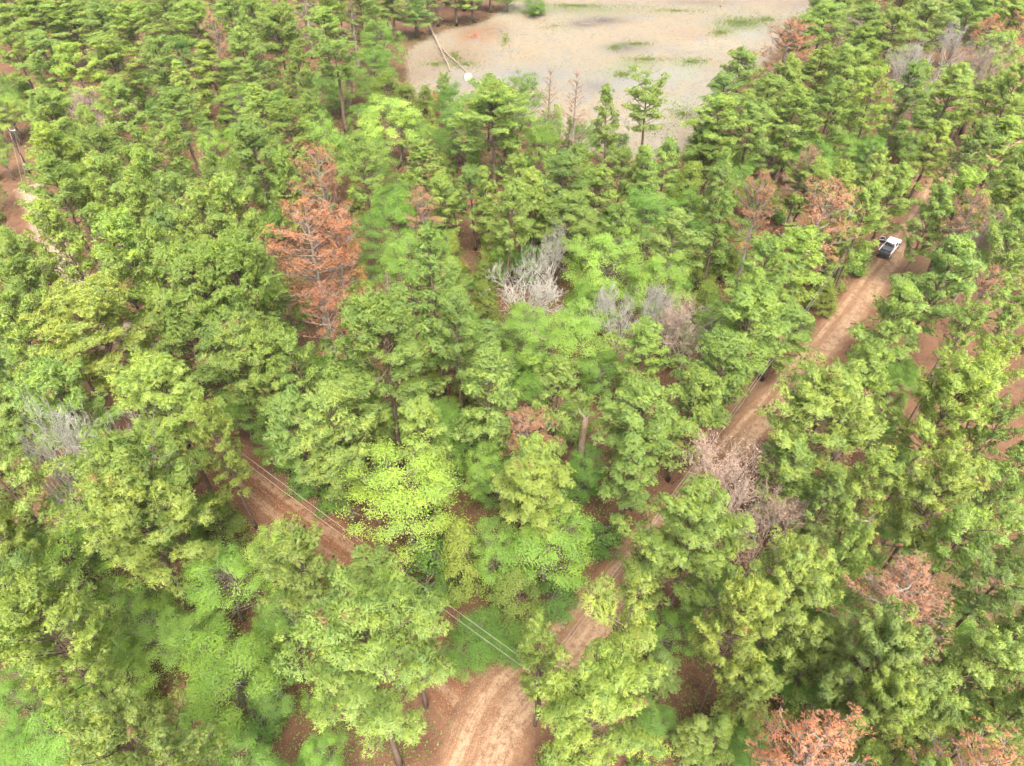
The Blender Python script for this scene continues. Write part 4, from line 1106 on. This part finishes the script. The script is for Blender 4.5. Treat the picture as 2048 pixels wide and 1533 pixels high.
def fill(cellsz, ylo, yhi, chooser, gap, jit, cap):
    n = 0
    yy = ylo
    while yy < yhi:
        half = 0.79 * (yy * CP + (CAM_H - 10) * SP) + 5
        xx = -half
        while xx < half:
            x, y = xx + rnd.uniform(-jit, jit), yy + rnd.uniform(-jit, jit)
            xx += cellsz
            kind, h, R = chooser(x, y)
            u, v = proj(x, y, h)
            if kind is None or n >= cap or u < -70 or u > 2120 or v < -75 or v > 1600:
                continue
            if min((math.hypot(x - t["x"], y - t["y"]) - gap * (t["R"] + R) for t in PLACED), default=9) < 0:
                continue
            if in_poly(*proj(x, y, 0.0), OPEN_FLOOR) and (kind not in "P" or rnd.random() < 0.85):
                continue
            if road_clear(x, y) < (2.6 + R * 0.9 if kind in "SCDE" else 3.6):
                continue
            if blocked(x, y, h, R):
                kind, h, R = rnd.choice("SSC"), rnd.uniform(1.4, 2.8), rnd.uniform(1.1, 1.8)
                if blocked(x, y, h, R) or rnd.random() < 0.3:
                    continue
            if hidden(x, y, h, R):
                continue
            cat = CAT[kind]
            u, v = proj(x, y, h)
            tint = rnd.betavariate(2.2, 2.2) * 0.75 + (0.05 if cat != "dead pine" else 0.15)
            PLACED.append(dict(kind=kind, x=x, y=y, h=h, R=R, tint=tint, label=None, u=u, v=v + 8, var=VAR[kind][rnd.randrange(len(VAR[kind]))], hand=False, w=R * 2 * FPX / depth_of(x, y, h)))
            n += 1
        yy += cellsz


def pick_pine(x, y):
    if rnd.random() < 0.05:
        return rnd.choice("BT"), rnd.uniform(15, 19), rnd.uniform(2.0, 2.8)
    k = rnd.choice("PPPPQ")
    return k, rnd.uniform(15, 20.5) * (1 - 0.22 * min(1, max(0, y - 60) / 120)), (3.1 if k == "P" else 2.4) * rnd.uniform(0.85, 1.25)


def pick_low(x, y):
    r = rnd.random()
    if r < 0.46:
        return rnd.choice("DDE"), rnd.uniform(4.5, 9.5), rnd.uniform(1.9, 3.1)
    if r < 0.70:
        return "C", rnd.uniform(4, 7.5), rnd.uniform(1.3, 1.9)
    return "S", rnd.uniform(1.8, 3.6), rnd.uniform(1.2, 2.1)


fill(5.6, 200, 300, pick_pine, 0.52, 2.2, 84)
fill(5.6, 16, 205, pick_pine, 0.60, 2.4, 32)
fill(5.2, 110, 240, pick_low, 0.38, 2.2, 170)
fill(4.6, 14, 115, pick_low, 0.38, 2.0, 280)

# ------------------------------------------------------------------ labels from what one can find in the photograph
LAND = [("the white pickup truck", 1775, 500), ("the dark utility pole", 42, 305), ("the red kayak", 947, 72), ("the white tank", 937, 155), ("the broken snag", 1168, 855), ("the big rust dead pines", 640, 430),
        ("the dirt road junction", 975, 1410), ("the lime round topped tree", 790, 245), ("the silver bare trees", 1085, 530), ("the pinkish bare trees", 1490, 980), ("the grey plot trees", 1310, 620),
        ("the white left trees", 165, 815), ("the pond shore rust pine", 1575, 90), ("the lower right rust pine", 1810, 1170), ("the bottom rust dead pine", 1610, 1470), ("the corner rust dead pine", 1930, 1495),
        ("the left dirt road", 510, 970), ("the spreading spring green tree", 800, 980), ("the biggest bottom pine", 735, 1330), ("the sandy track", 85, 430), ("the lone pond pine", 1304, 200), ("the olive yellow cedar", 930, 1090),
        ("the flat topped dark pine", 665, 100), ("the big round centre pine", 765, 690), ("the brown conifer spires", 1120, 230), ("the rust pair over the truck", 1590, 420), ("the top right rust pine", 1970, 55), ("the top left corner", 20, 30),
        ("the open brown floor", 1950, 640), ("the wide light right pine", 1890, 790), ("the yellow rounded left pine", 190, 640), ("the rust spire at upper left", 440, 70), ("the grey upper right trees", 1835, 120), ("the roadside bare trunk pine", 1270, 1230),
        ("the cream broadleafs", 450, 285), ("the leafy lower left hollow", 460, 1330), ("the bottom left corner", 40, 1480), ("the right edge", 2030, 1150), ("the road bend", 1890, 365), ("the yellow clumped pine", 330, 760)]
SECT = ["right of", "lower right of", "below", "lower left of", "left of", "upper left of", "above", "upper right of"]
ORD = ["nearest", "second", "third", "fourth", "fifth", "sixth", "seventh", "eighth", "ninth", "tenth", "eleventh", "twelfth", "thirteenth", "fourteenth", "fifteenth", "sixteenth", "seventeenth", "eighteenth", "nineteenth", "twentieth"]
TW = {"pine": ["bluish green", "dark green", "mid green", "light green", "yellow green"], "tree": ["dark green", "deep green", "bright green", "light green", "lime green"], "cedar": ["dark olive", "olive", "olive", "olive yellow", "yellow olive"],
      "shrub": ["dark green", "deep green", "mid green", "light green", "lime green"], "dead pine": ["tan", "pale brown", "rusty", "rust brown", "orange rust"], "bare tree": ["grey"] * 5}
NOUN = {"pine": "pine", "tree": "leafy tree", "cedar": "cedar", "shrub": "shrub", "dead pine": "dead pine", "bare tree": "bare tree"}
cells = {}
for t in PLACED:
    if t["label"]:
        continue
    uu, vv = max(0, min(2048, t["u"])), max(0, min(1533, t["v"]))
    nm, lu, lv = min(LAND, key=lambda l: math.hypot(uu - l[1], vv - l[2]))
    ang = math.degrees(math.atan2(vv - lv, uu - lu)) % 360
    sec = SECT[int((ang + 22.5) // 45) % 8]
    cells.setdefault((CAT[t["kind"]], nm, sec), []).append((math.hypot(uu - lu, vv - lv), t))
for (cat, nm, sec), lst in cells.items():
    lst.sort(key=lambda q: q[0])
    for i, (_, t) in enumerate(lst):
        shape = {"Q": "pointed ", "F": "flat topped ", "W": "broad "}.get(t["kind"], "small " if (not t["hand"] and cat == "pine") else "")
        col = TW[cat][min(4, int(t["tint"] * 5))]
        t["label"] = f"{col} {shape}{NOUN[cat]}, {ORD[min(i, 19)]} {NOUN[cat]} {sec} {nm}"

# ------------------------------------------------------------------ set the trees
for t in PLACED:
    k, var, cat = t["kind"], t["var"], CAT[t["kind"]]
    z0 = float(hgt(t["x"], t["y"])) - 0.08
    root = link(NAME[k], None, None, (t["x"], t["y"], z0), (rnd.gauss(0, 0.035), rnd.gauss(0, 0.035), rnd.uniform(0, 6.283)))
    sr, sh = t["R"] / var["R"], t["h"] / var["h"]
    root.scale = (sr, sr * rnd.uniform(0.85, 1.12), sh)
    root.empty_display_size = 0.5
    tag(root, t["label"], cat, GROUPS[cat])
    link("trunk", var["wood"], root)
    cr = link("twigs" if k in "GK" else "crown", var["crown"], root)
    if k in "GK":
        if var["extra"]:
            b = link("buds", var["extra"], root)
            b.color = lerp3([(0.27, 0.24, 0.215), (0.40, 0.30, 0.25)], t["tint"]) + (1,)
        continue
    pal = PAL["pine"] if k in "PWQF" else PAL["rust"] if k in "BT" else PAL["cedar"] if k == "C" else PAL["leaf"]
    c = lerp3(pal, t["tint"])
    if t["tint"] > 1.5:
        c = (0.45, 0.17, 0.03)
    g = rnd.uniform(0.86, 1.14)
    cr.color = (c[0] * g * rnd.uniform(0.95, 1.05), c[1] * g, c[2] * g * rnd.uniform(0.9, 1.1), 1)


# ------------------------------------------------------------------ the white pickup truck
def part(name, mb, mat, parent, bevel=0.0, smooth=False, loc=None, rot=None):
    o = link(name, mb.mesh(name, mat, smooth), parent, loc, rot)
    if bevel:
        bm_ = o.modifiers.new("bevel", 'BEVEL')
        bm_.width = bevel
        bm_.segments = 2
        bm_.limit_method = 'ANGLE'
    return o


def one_box(lo, hi):
    m = MB()
    m.box(lo, hi)
    return m


def one_hex(V):
    m = MB()
    m.hexa(V)
    return m


def frustum(y0, y1, y2, y3, z0, z1, x0, x1):
    """lower rectangle y0..y3 at z0 (half width x0), upper y1..y2 at z1 (half width x1)"""
    return [(-x0, y0, z0), (x0, y0, z0), (x0, y3, z0), (-x0, y3, z0), (-x1, y1, z1), (x1, y1, z1), (x1, y2, z1), (-x1, y2, z1)]


tx, ty = 61.9, 97.1
truck = link("pickup_truck", None, None, (tx, ty, float(hgt(tx, ty)) + 0.16), (0, 0, -math.atan2(3.9, 4.7)))
tag(truck, "white pickup truck with its driver door open on the dirt road", "pickup truck")
part("chassis", one_box((-0.85, -2.7, 0.32), (0.85, 2.6, 0.52)), M_BLACK, truck)
body = part("body", one_hex(frustum(-2.85, -2.85, 2.75, 2.92, 0.45, 1.06, 1.0, 0.97)), M_WHITE, truck, 0.07)
part("hood", one_hex(frustum(1.1, 1.25, 2.62, 2.85, 1.03, 1.22, 0.94, 0.84)), M_WHITE, truck, 0.06)
cab = part("cab", one_hex(frustum(-0.72, -0.52, 0.62, 1.38, 1.03, 1.90, 0.95, 0.74)), M_WHITE, truck, 0.06)
part("windshield", one_hex([(-0.84, 1.30, 1.14), (0.84, 1.30, 1.14), (0.84, 1.345, 1.14), (-0.84, 1.345, 1.14), (-0.68, 0.70, 1.83), (0.68, 0.70, 1.83), (0.68, 0.745, 1.83), (-0.68, 0.745, 1.83)]), M_GLASS, truck)
part("rear_window", one_hex([(-0.80, -0.725, 1.16), (0.80, -0.725, 1.16), (0.80, -0.66, 1.16), (-0.80, -0.66, 1.16), (-0.66, -0.585, 1.80), (0.66, -0.585, 1.80), (0.66, -0.52, 1.80), (-0.66, -0.52, 1.80)]), M_GLASS, truck)
for sg in (-1, 1):
    for (ya, yb, yc, yd) in ((-0.50, -0.36, 0.10, 0.10), (0.20, 0.20, 0.55, 0.98)):
        xo, xi = 0.928, 0.775
        V = [(sg * (xo - 0.03), ya, 1.16), (sg * (xo + 0.012), ya, 1.16), (sg * (xo + 0.012), yd, 1.16), (sg * (xo - 0.03), yd, 1.16),
             (sg * (xi - 0.03), yb, 1.78), (sg * (xi + 0.012), yb, 1.78), (sg * (xi + 0.012), yc, 1.78), (sg * (xi - 0.03), yc, 1.78)]
        part("side_window", one_hex(V), M_GLASS, truck)
part("doorway", one_box((-1.008, 0.18, 0.52), (-0.985, 1.15, 1.05)), M_BLACK, truck)
for lo, hi in (((-0.99, -2.86, 1.05), (-0.86, -0.80, 1.30)), ((0.86, -2.86, 1.05), (0.99, -0.80, 1.30))):
    part("bed_side", one_box(lo, hi), M_WHITE, truck, 0.03)
part("bed_floor", one_box((-0.86, -2.80, 1.062), (0.86, -0.76, 1.10)), M_BLACK, truck)
part("bed_cover", one_box((-0.855, -2.18, 1.20), (0.855, -0.98, 1.25)), M_COVER, truck, 0.02)
part("tailgate", one_box((-0.86, -2.90, 0.62), (0.86, -2.80, 1.28)), M_COVER, truck, 0.03)
part("rear_bumper", one_box((-0.96, -3.06, 0.46), (0.96, -2.87, 0.64)), M_BLACK, truck, 0.04)
part("front_bumper", one_box((-0.98, 2.88, 0.42), (0.98, 3.06, 0.66)), M_GALV, truck, 0.05)
part("grille", one_box((-0.6, 2.86, 0.70), (0.6, 2.94, 1.02)), M_BLACK, truck, 0.02)
for sg in (-1, 1):
    part("headlight", one_box((sg * 0.80 - 0.15, 2.83, 0.82), (sg * 0.80 + 0.15, 2.93, 1.02)), M_CLEAR, truck, 0.02)
    part("tail_light", one_box((sg * 0.93 - 0.055, -2.88, 0.78), (sg * 0.93 + 0.055, -2.80, 1.20)), M_REDL, truck)
part("mirror", one_hex([(0.97, 0.98, 1.12), (1.24, 0.95, 1.12), (1.24, 1.10, 1.12), (0.97, 1.12, 1.12), (0.97, 0.98, 1.34), (1.22, 0.95, 1.34), (1.22, 1.10, 1.34), (0.97, 1.12, 1.34)]), M_BLACK, truck, 0.02)
for wx in (-0.93, 0.93):
    for wy in (-1.85, 1.85):
        m = MB()
        m.tube([(wx - 0.14, wy, 0.40), (wx - 0.11, wy, 0.40), (wx + 0.11, wy, 0.40), (wx + 0.14, wy, 0.40)], [0.36, 0.405, 0.405, 0.36], 20)
        w_ = part("wheel", m, M_RUBBER, truck, 0, True)
        m = MB()
        ox = wx + (0.145 if wx > 0 else -0.145)
        m.tube([(ox - 0.012, wy, 0.40), (ox + 0.012, wy, 0.40)], 0.24, 14)
        part("rim", m, M_RIM, w_)
        m = MB()
        aa = np.linspace(-0.15, math.pi + 0.15, 12)
        arch = [(wx + (0.065 if wx > 0 else -0.065), wy + 0.47 * math.cos(a), 0.42 + 0.47 * math.sin(a)) for a in aa]
        m.tube(arch, 0.05, 5)
        part("wheel_arch", m, M_BLACK, truck)
door = part("door", one_box((-0.06, -1.08, 0.50), (0.0, 0.0, 1.08)), M_WHITE, truck, 0.02, False, (-1.0, 1.14, 0), (0, 0, math.radians(-68)))
tag(door, "open driver door swung out with dark inner trim")
part("door_trim", one_box((0.002, -1.02, 0.56), (0.05, -0.06, 1.06)), M_BLACK, door)
part("door_window", one_hex([(-0.045, -0.98, 1.09), (-0.02, -0.98, 1.09), (-0.02, -0.1, 1.09), (-0.045, -0.1, 1.09), (0.06, -0.92, 1.66), (0.085, -0.92, 1.66), (0.085, -0.5, 1.66), (0.06, -0.5, 1.66)]), M_GLASS, door)
m = MB()
m.tube([(-0.03, -1.05, 1.07), (0.08, -0.98, 1.72), (0.08, -0.48, 1.72), (-0.03, -0.02, 1.08)], 0.035, 5)
part("window_frame", m, M_WHITE, door)
part("mirror", one_box((-0.26, -0.22, 1.10), (-0.05, -0.08, 1.32)), M_BLACK, door, 0.02)


# ------------------------------------------------------------------ power line
def utility_pole(base, top_h, label, rotz=0.0, lamp=False):
    x, y = base
    root = link("utility_pole", None, None, (x, y, float(hgt(x, y)) - 0.1), (0, 0, rotz))
    tag(root, label, "utility pole", "utility poles of the power line")
    m = MB()
    m.tube([(0, 0, 0), (0.02, 0, top_h * 0.5), (0.0, 0.02, top_h)], [0.19, 0.16, 0.125], 10)
    part("post", m, M_POLE, root, 0, True)
    m = MB()
    m.box((-0.10, 0.13, top_h - 0.75), (1.25, 0.25, top_h - 0.61))
    arm = part("crossarm", m, M_GALV if lamp else M_POLE, root)
    for ix in (0.25, 1.12):
        m = MB()
        m.tube([(ix, 0.19, top_h - 0.61), (ix, 0.19, top_h - 0.50), (ix, 0.19, top_h - 0.40)], [0.05, 0.075, 0.04], 8)
        part("insulator", m, M_GALV, arm)
    if lamp:
        m = MB()
        m.box((-0.16, -0.40, 1.6), (0.16, -0.16, 2.5))
        part("meter_box", m, M_GALV, root)
        m = MB()
        m.tube([(0.0, -0.22, 2.5), (0.0, -0.20, 4.0)], 0.04, 6)
        part("conduit", m, M_GALV, root)
    return root


def wire(a, b, sag, label):
    a, b = np.array(a, float), np.array(b, float)
    t = np.linspace(0, 1, 28)[:, None]
    pts = a + (b - a) * t
    pts[:, 2] -= sag * 4 * (t * (1 - t))[:, 0]
    m = MB()
    m.tube(pts, 0.017, 5)
    o = link("power_wire", m.mesh("power_wire", M_WIRE))
    tag(o, label, "wire", "overhead wires")


pb0 = P(63, 353)[:2]
utility_pole(pb0, 9.4, "dark utility pole with a pale crossarm beside the sandy track", 0.0, True)
pj = P(1082, 1345, 9.0)
pl = P(330, 792, 9.0)
pt = P(1690, 508, 9.0)
utility_pole(pj[:2], 9.6, "utility pole at the dirt road junction, mostly hidden by pines", 0.6)
utility_pole(pl[:2], 9.6, "utility pole hidden behind the clumped pine above the left dirt road", 0.6)
utility_pole(pt[:2], 9.6, "utility pole among the bushes left of the pickup truck", 0.6)
zz_ = lambda p, z: (p[0], p[1], z)
wire(zz_(pl, 9.1), zz_(pj, 9.1), 0.35, "upper overhead wire running along the left dirt road")
wire(zz_(pl, 7.7), zz_(pj, 7.7), 0.5, "lower overhead wire running along the left dirt road")
wire(zz_(pj, 9.1), zz_(pt, 9.1), 0.9, "upper overhead wire running along the main dirt road")
wire(zz_(pj, 7.9), zz_(pt, 7.9), 1.0, "lower overhead wire running along the main dirt road")
far_ = P(1905, 392, 8.0)
wire(zz_(pt, 8.9), far_, 0.4, "overhead wire crossing the road just behind the pickup truck")
utility_pole(far_[:2], 8.6, "utility pole beyond the truck where the crossing wire ends", 0.2)
pq_ = P(96, 560, 9.0)
wire((pb0[0] + 1.1, pb0[1], 9.0), zz_(pq_, 8.6), 0.6, "right overhead wire dropping from the dark pole along the sandy track")
wire((pb0[0] + 0.25, pb0[1], 9.0), (pq_[0] - 0.8, pq_[1], 8.6), 0.6, "left overhead wire dropping from the dark pole along the sandy track")


# ------------------------------------------------------------------ snags and fallen logs
rs = np.random.default_rng(5)


def snag(u, v, h, r, lean, label, limbs, mat, seed):
    rr = np.random.default_rng(seed)
    x, y, _ = P(u, v, h)
    root = link("dead_snag", None, None, (x - lean[0], y - lean[1], float(hgt(x, y)) - 0.1))
    tag(root, label, "snag")
    k = 9
    zz2 = np.linspace(0, h, k)
    pts = np.stack([zz2 / h * lean[0] + rr.normal(0, 0.03, k), zz2 / h * lean[1] + rr.normal(0, 0.03, k), zz2], -1)
    m = MB()
    m.tube(pts, np.linspace(r * 1.25, r * 0.8, k) * rr.uniform(0.9, 1.1, k), 10)
    for i in range(4):                                      # splintered top
        a = i * 1.6 + 0.4
        b0 = pts[-1] + np.array([math.cos(a), math.sin(a), 0]) * r * 0.5
        m.tube([b0 - [0, 0, 0.3], b0 + np.array([math.cos(a) * 0.1, math.sin(a) * 0.1, rr.uniform(0.2, 0.9)])], [r * 0.34, 0.03], 4)
    part("trunk", m, mat, root, 0, True)
    for (f, az, ln, bend) in limbs:
        b0 = pts[int(f * (k - 1))]
        p2, _ = curve_pts(b0, (math.cos(az), math.sin(az), 0.15), ln, bend, 7, rr, 0.06)
        m = MB()
        m.tube(p2, np.linspace(0.075, 0.025, 7), 5)
        part("branch", m, M_GREYW, root)
    return root


snag(1172, 832, 13.5, 0.36, (0.3, 0.1), "broken brown snag with a jagged top and two crooked side branches", [(0.72, 0.1, 1.8, 0.1), (0.5, 0.05, 3.0, -0.9), (1.0, 2.4, 1.3, 1.2), (1.0, 0.5, 0.9, 0.8)], M_SNAG, 3)
snag(1741, 1045, 13.0, 0.11, (0.4, 0.2), "thin grey snag with short dead limbs above the lower right rust pine", [(1.0, 2.9, 1.6, 0.1), (0.85, 0.2, 0.9, 0.3), (0.7, 3.3, 1.0, 0.2), (0.62, 1.0, 0.8, 0.2)], M_GREYW, 9)
snag(1469, 1364, 7.0, 0.15, (0.2, 0.4), "slim pale snag standing among the pines at the lower right", [(0.6, 1.0, 0.7, 0.3)], M_LOG, 12)


def log(px0, px1, r0, r1, label, seed, limbs=4, lift=0.35):
    rr = np.random.default_rng(seed)
    a, b = np.array(P(*px0)), np.array(P(*px1))
    k = 9
    t = np.linspace(0, 1, k)[:, None]
    pts = a + (b - a) * t
    pts[:, 2] = hgt(pts[:, 0], pts[:, 1]) + lift + np.linspace(r0, r1, k)
    pts += rr.normal(0, 0.09, pts.shape) * np.array([1, 1, 0.3])
    root = link("fallen_log", None, None, tuple(pts[0]))
    tag(root, label, "log", "fallen logs on the pond bank")
    m = MB()
    m.tube(pts - pts[0], np.linspace(r0, r1, k), 8)
    part("stem", m, M_LOG, root, 0, True)
    d = nrm(b - a)
    sd = nrm(np.cross(d, [0, 0, 1]))
    for i in range(limbs):
        p0 = pts[2 + i * (k - 3) // max(1, limbs)] - pts[0]
        p2, _ = curve_pts(p0, d * 0.5 + sd * rr.choice([-1, 1]) + np.array([0, 0, 0.25]), rr.uniform(1.2, 2.6), 0.1, 4, rr, 0.12)
        m = MB()
        m.tube(p2, np.linspace(r1 * 0.7, 0.03, 4), 4)
        part("branch", m, M_LOG, root)


log((860, 60), (902, 145), 0.42, 0.2, "long pale fallen log, left one, sloping down the pond bank", 1, 5)
log((872, 88), (904, 122), 0.24, 0.16, "dark thin fallen log between the long pale log and the green brush", 2, 2)
log((905, 120), (932, 148), 0.26, 0.13, "short pale fallen log pointing at the white tank", 3, 4)
log((811, 106), (824, 166), 0.16, 0.10, "thin straight pole lying at the left of the pond bank", 4, 0, 0.1)
log((842, 172), (880, 168), 0.14, 0.10, "dark thin log lying level on the silt below the bank", 6, 1, 0.1)
log((1441, 14), (1447, -6), 0.22, 0.12, "white bleached branch at the far side of the pond bed", 7, 2, 0.2)
log((946, 139), (957, 144), 0.12, 0.08, "short stick lying right of the white tank", 8, 1, 0.1)

# ------------------------------------------------------------------ kayak, tank, board
ka, kb = np.array(P(939.5, 78)), np.array(P(959, 68))
kc = (ka + kb) / 2
kay = link("kayak", None, None, (kc[0], kc[1], float(hgt(kc[0], kc[1])) + 0.05), (0, 0, math.atan2(kb[1] - ka[1], kb[0] - ka[0])))
tag(kay, "red kayak lying on the orange earth bank", "kayak")
KL = min(3.9, float(np.linalg.norm(kb - ka)))
ns_, nr_ = 15, 14
V, F = [], []
for i in range(ns_):
    t = -1 + 2 * i / (ns_ - 1)
    w2 = 0.40 * (1 - abs(t) ** 2.2) + 0.015
    zk = 0.16 * t ** 4 + 0.02
    for j in range(nr_):
        a = 2 * math.pi * j / nr_
        V.append((t * KL / 2, w2 * math.cos(a), zk + 0.19 + math.sin(a) * (0.19 if math.sin(a) < 0 else 0.14) * (1 - abs(t) ** 3 * 0.7)))
for i in range(ns_ - 1):
    for j in range(nr_):
        a, b = i * nr_ + j, i * nr_ + (j + 1) % nr_
        F += [(a, b, b + nr_), (a, b + nr_, a + nr_)]
mk = MB()
mk.add(V, F)
part("hull", mk, M_KAYAK, kay, 0, True)
m = MB()
cp_ = [(0.62 * math.cos(a) - 0.1, 0.24 * math.sin(a), 0.365) for a in np.linspace(0, 2 * math.pi, 20)]
m.tube(cp_, 0.03, 5, False)
part("cockpit_rim", m, M_BLACK, kay)
m = MB()
m.add([(-0.1, 0, 0.352)] + cp_, [(0, i, i + 1) for i in range(1, 20)])
part("cockpit", m, M_BLACK, kay)

wx, wy, _ = P(937, 159)
tank = link("water_tank", None, None, (wx, wy, float(hgt(wx, wy)) + 0.1), (0, 0, 0.2))
tag(tank, "white plastic tank with a dark slot on the dry pond silt", "tank")
part("shell", one_hex(frustum(-0.65, -0.55, 0.55, 0.65, 0.0, 1.15, 0.95, 0.82)), M_TUB, tank, 0.16, True)
part("lid", one_hex(frustum(0.15, 0.18, 0.48, 0.52, 1.12, 1.30, 0.72, 0.66)), M_TUB, tank, 0.05)
part("opening", one_box((-0.55, 0.0, 1.10), (0.45, 0.17, 1.165)), M_BLACK, tank)
part("seam", one_box((-0.90, -0.64, 0.52), (0.90, 0.64, 0.56)), M_GALV, tank)

sx_, sy_, _ = P(591, 912, 1.4)
sg_ = link("notice_board", None, None, (sx_, sy_, float(hgt(sx_, sy_))), (0, 0, 0.7))
tag(sg_, "small pale blank board on a post among roadside bushes, left road", "sign")
part("post", one_box((-0.05, -0.05, 0), (0.05, 0.05, 1.75)), M_POLE, sg_)
part("panel", one_box((-0.32, -0.085, 1.2), (0.32, -0.055, 1.7)), M_BOARD, sg_)

# ------------------------------------------------------------------ ground cover
rg = np.random.default_rng(11)


def ground_pts(n, ymax, margin=3.6, pond=False, open_floor=True):
    out = []
    while len(out) < n:
        y = 14 + (ymax - 14) * rg.uniform() ** 1.2
        half = 0.80 * (y * CP + CAM_H * SP)
        x = rg.uniform(-half, half)
        if road_clear(x, y, not pond) < margin:
            continue
        if not open_floor and in_poly(*proj(x, y, 0.0), OPEN_FLOOR) and rg.uniform() < 0.85:
            continue
        out.append((x, y))
    return np.array(out)


cc = ground_pts(4200, 230, 4.6, False, False)
C_, T_ = [], []
for (x, y) in cc:
    m_ = int(rg.uniform(25, 75))
    r_ = rg.uniform(0.4, 1.5)
    o = rg.normal(size=(m_, 3)) * np.array([r_, r_, 0.0])
    z = np.abs(rg.normal(0, rg.uniform(0.2, 1.0), m_)) + 0.05
    q = np.array([x, y, 0]) + o
    q[:, 2] = hgt(q[:, 0], q[:, 1]) + z
    C_.append(q)
    T_.append(np.clip(rg.normal(rg.uniform(0.25, 0.75), 0.15, m_), 0, 1))
C_, T_ = np.concatenate(C_), np.concatenate(T_)
V, F = leaf_quads(rg, C_, np.tile([0, 0, 1.0], (len(C_), 1)), 0.20, 0.12)
ug = link("undergrowth", mesh_np("undergrowth", V, F, np.repeat(T_, 4), mats=[M_LEAF]))
ug.color = (0.135, 0.25, 0.050, 1)
tag(ug, "low leafy undergrowth on the forest floor", "undergrowth", None, "stuff")

lp = ground_pts(9000, 150, 0.0)
rp = np.concatenate([r[rg.integers(0, len(r), 5200)] + rg.normal(0, 1.7, (5200, 2)) for r in (ROAD_MAIN, ROAD_LEFT)])
lp = np.concatenate([lp, rp[(rp[:, 1] > 12) & (rp[:, 1] < 140)]])
Q = np.concatenate([lp, (hgt(lp[:, 0], lp[:, 1]) + 0.19)[:, None]], 1)
near_r = np.array([min(poly_dist(x, y, r) for r in ROADS) for x, y in lp])
Q[near_r > 4.6, 2] -= 0.13
V, F = leaf_quads(rg, Q, np.tile([0, 0, 1.0], (len(Q), 1)), 0.17, 0.11, 0.35)
lt = link("leaf_litter", mesh_np("leaf_litter", V, F, np.repeat(rg.uniform(0, 1, len(Q)), 4), mats=[M_RUST]))
lt.color = (0.20, 0.135, 0.09, 1)
tag(lt, "fallen leaves scattered over road and floor", "leaves", None, "stuff")

G_ = []
for (u, v, ru, rv, n) in [(1480, 50, 50, 14, 1500), (1440, 70, 24, 10, 500), (1530, 42, 30, 9, 500), (1150, 14, 150, 9, 1600), (1060, 28, 40, 8, 500), (1290, 122, 50, 9, 500), (1245, 150, 24, 9, 350), (1385, 128, 40, 9, 400), (1270, 92, 40, 5, 400), (1230, 98, 20, 7, 300),
                          (1010, 80, 12, 20, 350), (1365, 230, 60, 30, 700), (910, 118, 14, 16, 500), (930, 130, 40, 12, 400), (870, 130, 40, 10, 350), (1110, 55, 60, 20, 250), (1350, 25, 100, 8, 500), (1590, 40, 30, 20, 300), (1300, 260, 60, 25, 500), (1180, 270, 60, 22, 500)]:
    a = rg.uniform(0, 6.283, n)
    r = np.abs(rg.normal(0, 0.62, n))
    for uu, vv in zip(u + ru * r * np.cos(a), v + rv * r * np.sin(a)):
        x, y, _ = P(uu, vv)
        G_.append((x, y, float(hgt(x, y)) + 0.12))
for (ax, ay), (bx, by) in zip(POND, POND[1:] + POND[:1]):
    for q in range(int(math.hypot(bx - ax, by - ay) * 9)):
        f = rg.uniform()
        x, y = ax + (bx - ax) * f + rg.normal(0, 1.4), ay + (by - ay) * f + rg.normal(0, 1.4)
        G_.append((x, y, float(hgt(x, y)) + 0.08))
for q in range(5200):
    x, y = rg.uniform(bx0, bx1), rg.uniform(by0, by1)
    if in_poly(x, y, POND) and math.sin(x * 0.21 + 2 * math.sin(y * 0.13)) + math.sin(y * 0.27 + x * 0.08) > 0.35:
        G_.append((x, y, float(hgt(x, y)) + 0.12))
G_ = np.array(G_)
V, F, T, NV = tuft_tris(rg, G_, np.tile([0, 0, 1.0], (len(G_), 1)), 3, 0.6, 0.07, 0.6)
gr = link("pond_grass", mesh_np("pond_grass", V, F, T, mats=[M_LEAF]))
gr.color = (0.17, 0.22, 0.075, 1)
tag(gr, "sparse green grass growing on the dry pond bed", "grass", None, "stuff")

# ------------------------------------------------------------------ air
hz_m, hN, hL = new_mat("thin_haze")
pv_ = hN.new("ShaderNodeVolumePrincipled")
pv_.inputs["Color"].default_value = (0.93, 0.95, 0.97, 1)
pv_.inputs["Density"].default_value = 0.0001
pv_.inputs["Anisotropy"].default_value = 0.2
ho = hN.new("ShaderNodeOutputMaterial")
hL.new(pv_.outputs[0], ho.inputs["Volume"])
hm_ = MB()
gl = 7200
hm_.box((-gl, -gl, -1.8), (gl, gl, 64.0))
haze = link("haze", hm_.mesh("haze", hz_m, False))
tag(haze, "thin pale haze over the whole wood", "haze", None, "stuff")

_n = {}
for t in PLACED:
    _n[CAT[t["kind"]]] = _n.get(CAT[t["kind"]], 0) + 1
print("TREES", _n, len(PLACED), sum(len(m.polygons) for m in bpy.data.meshes))
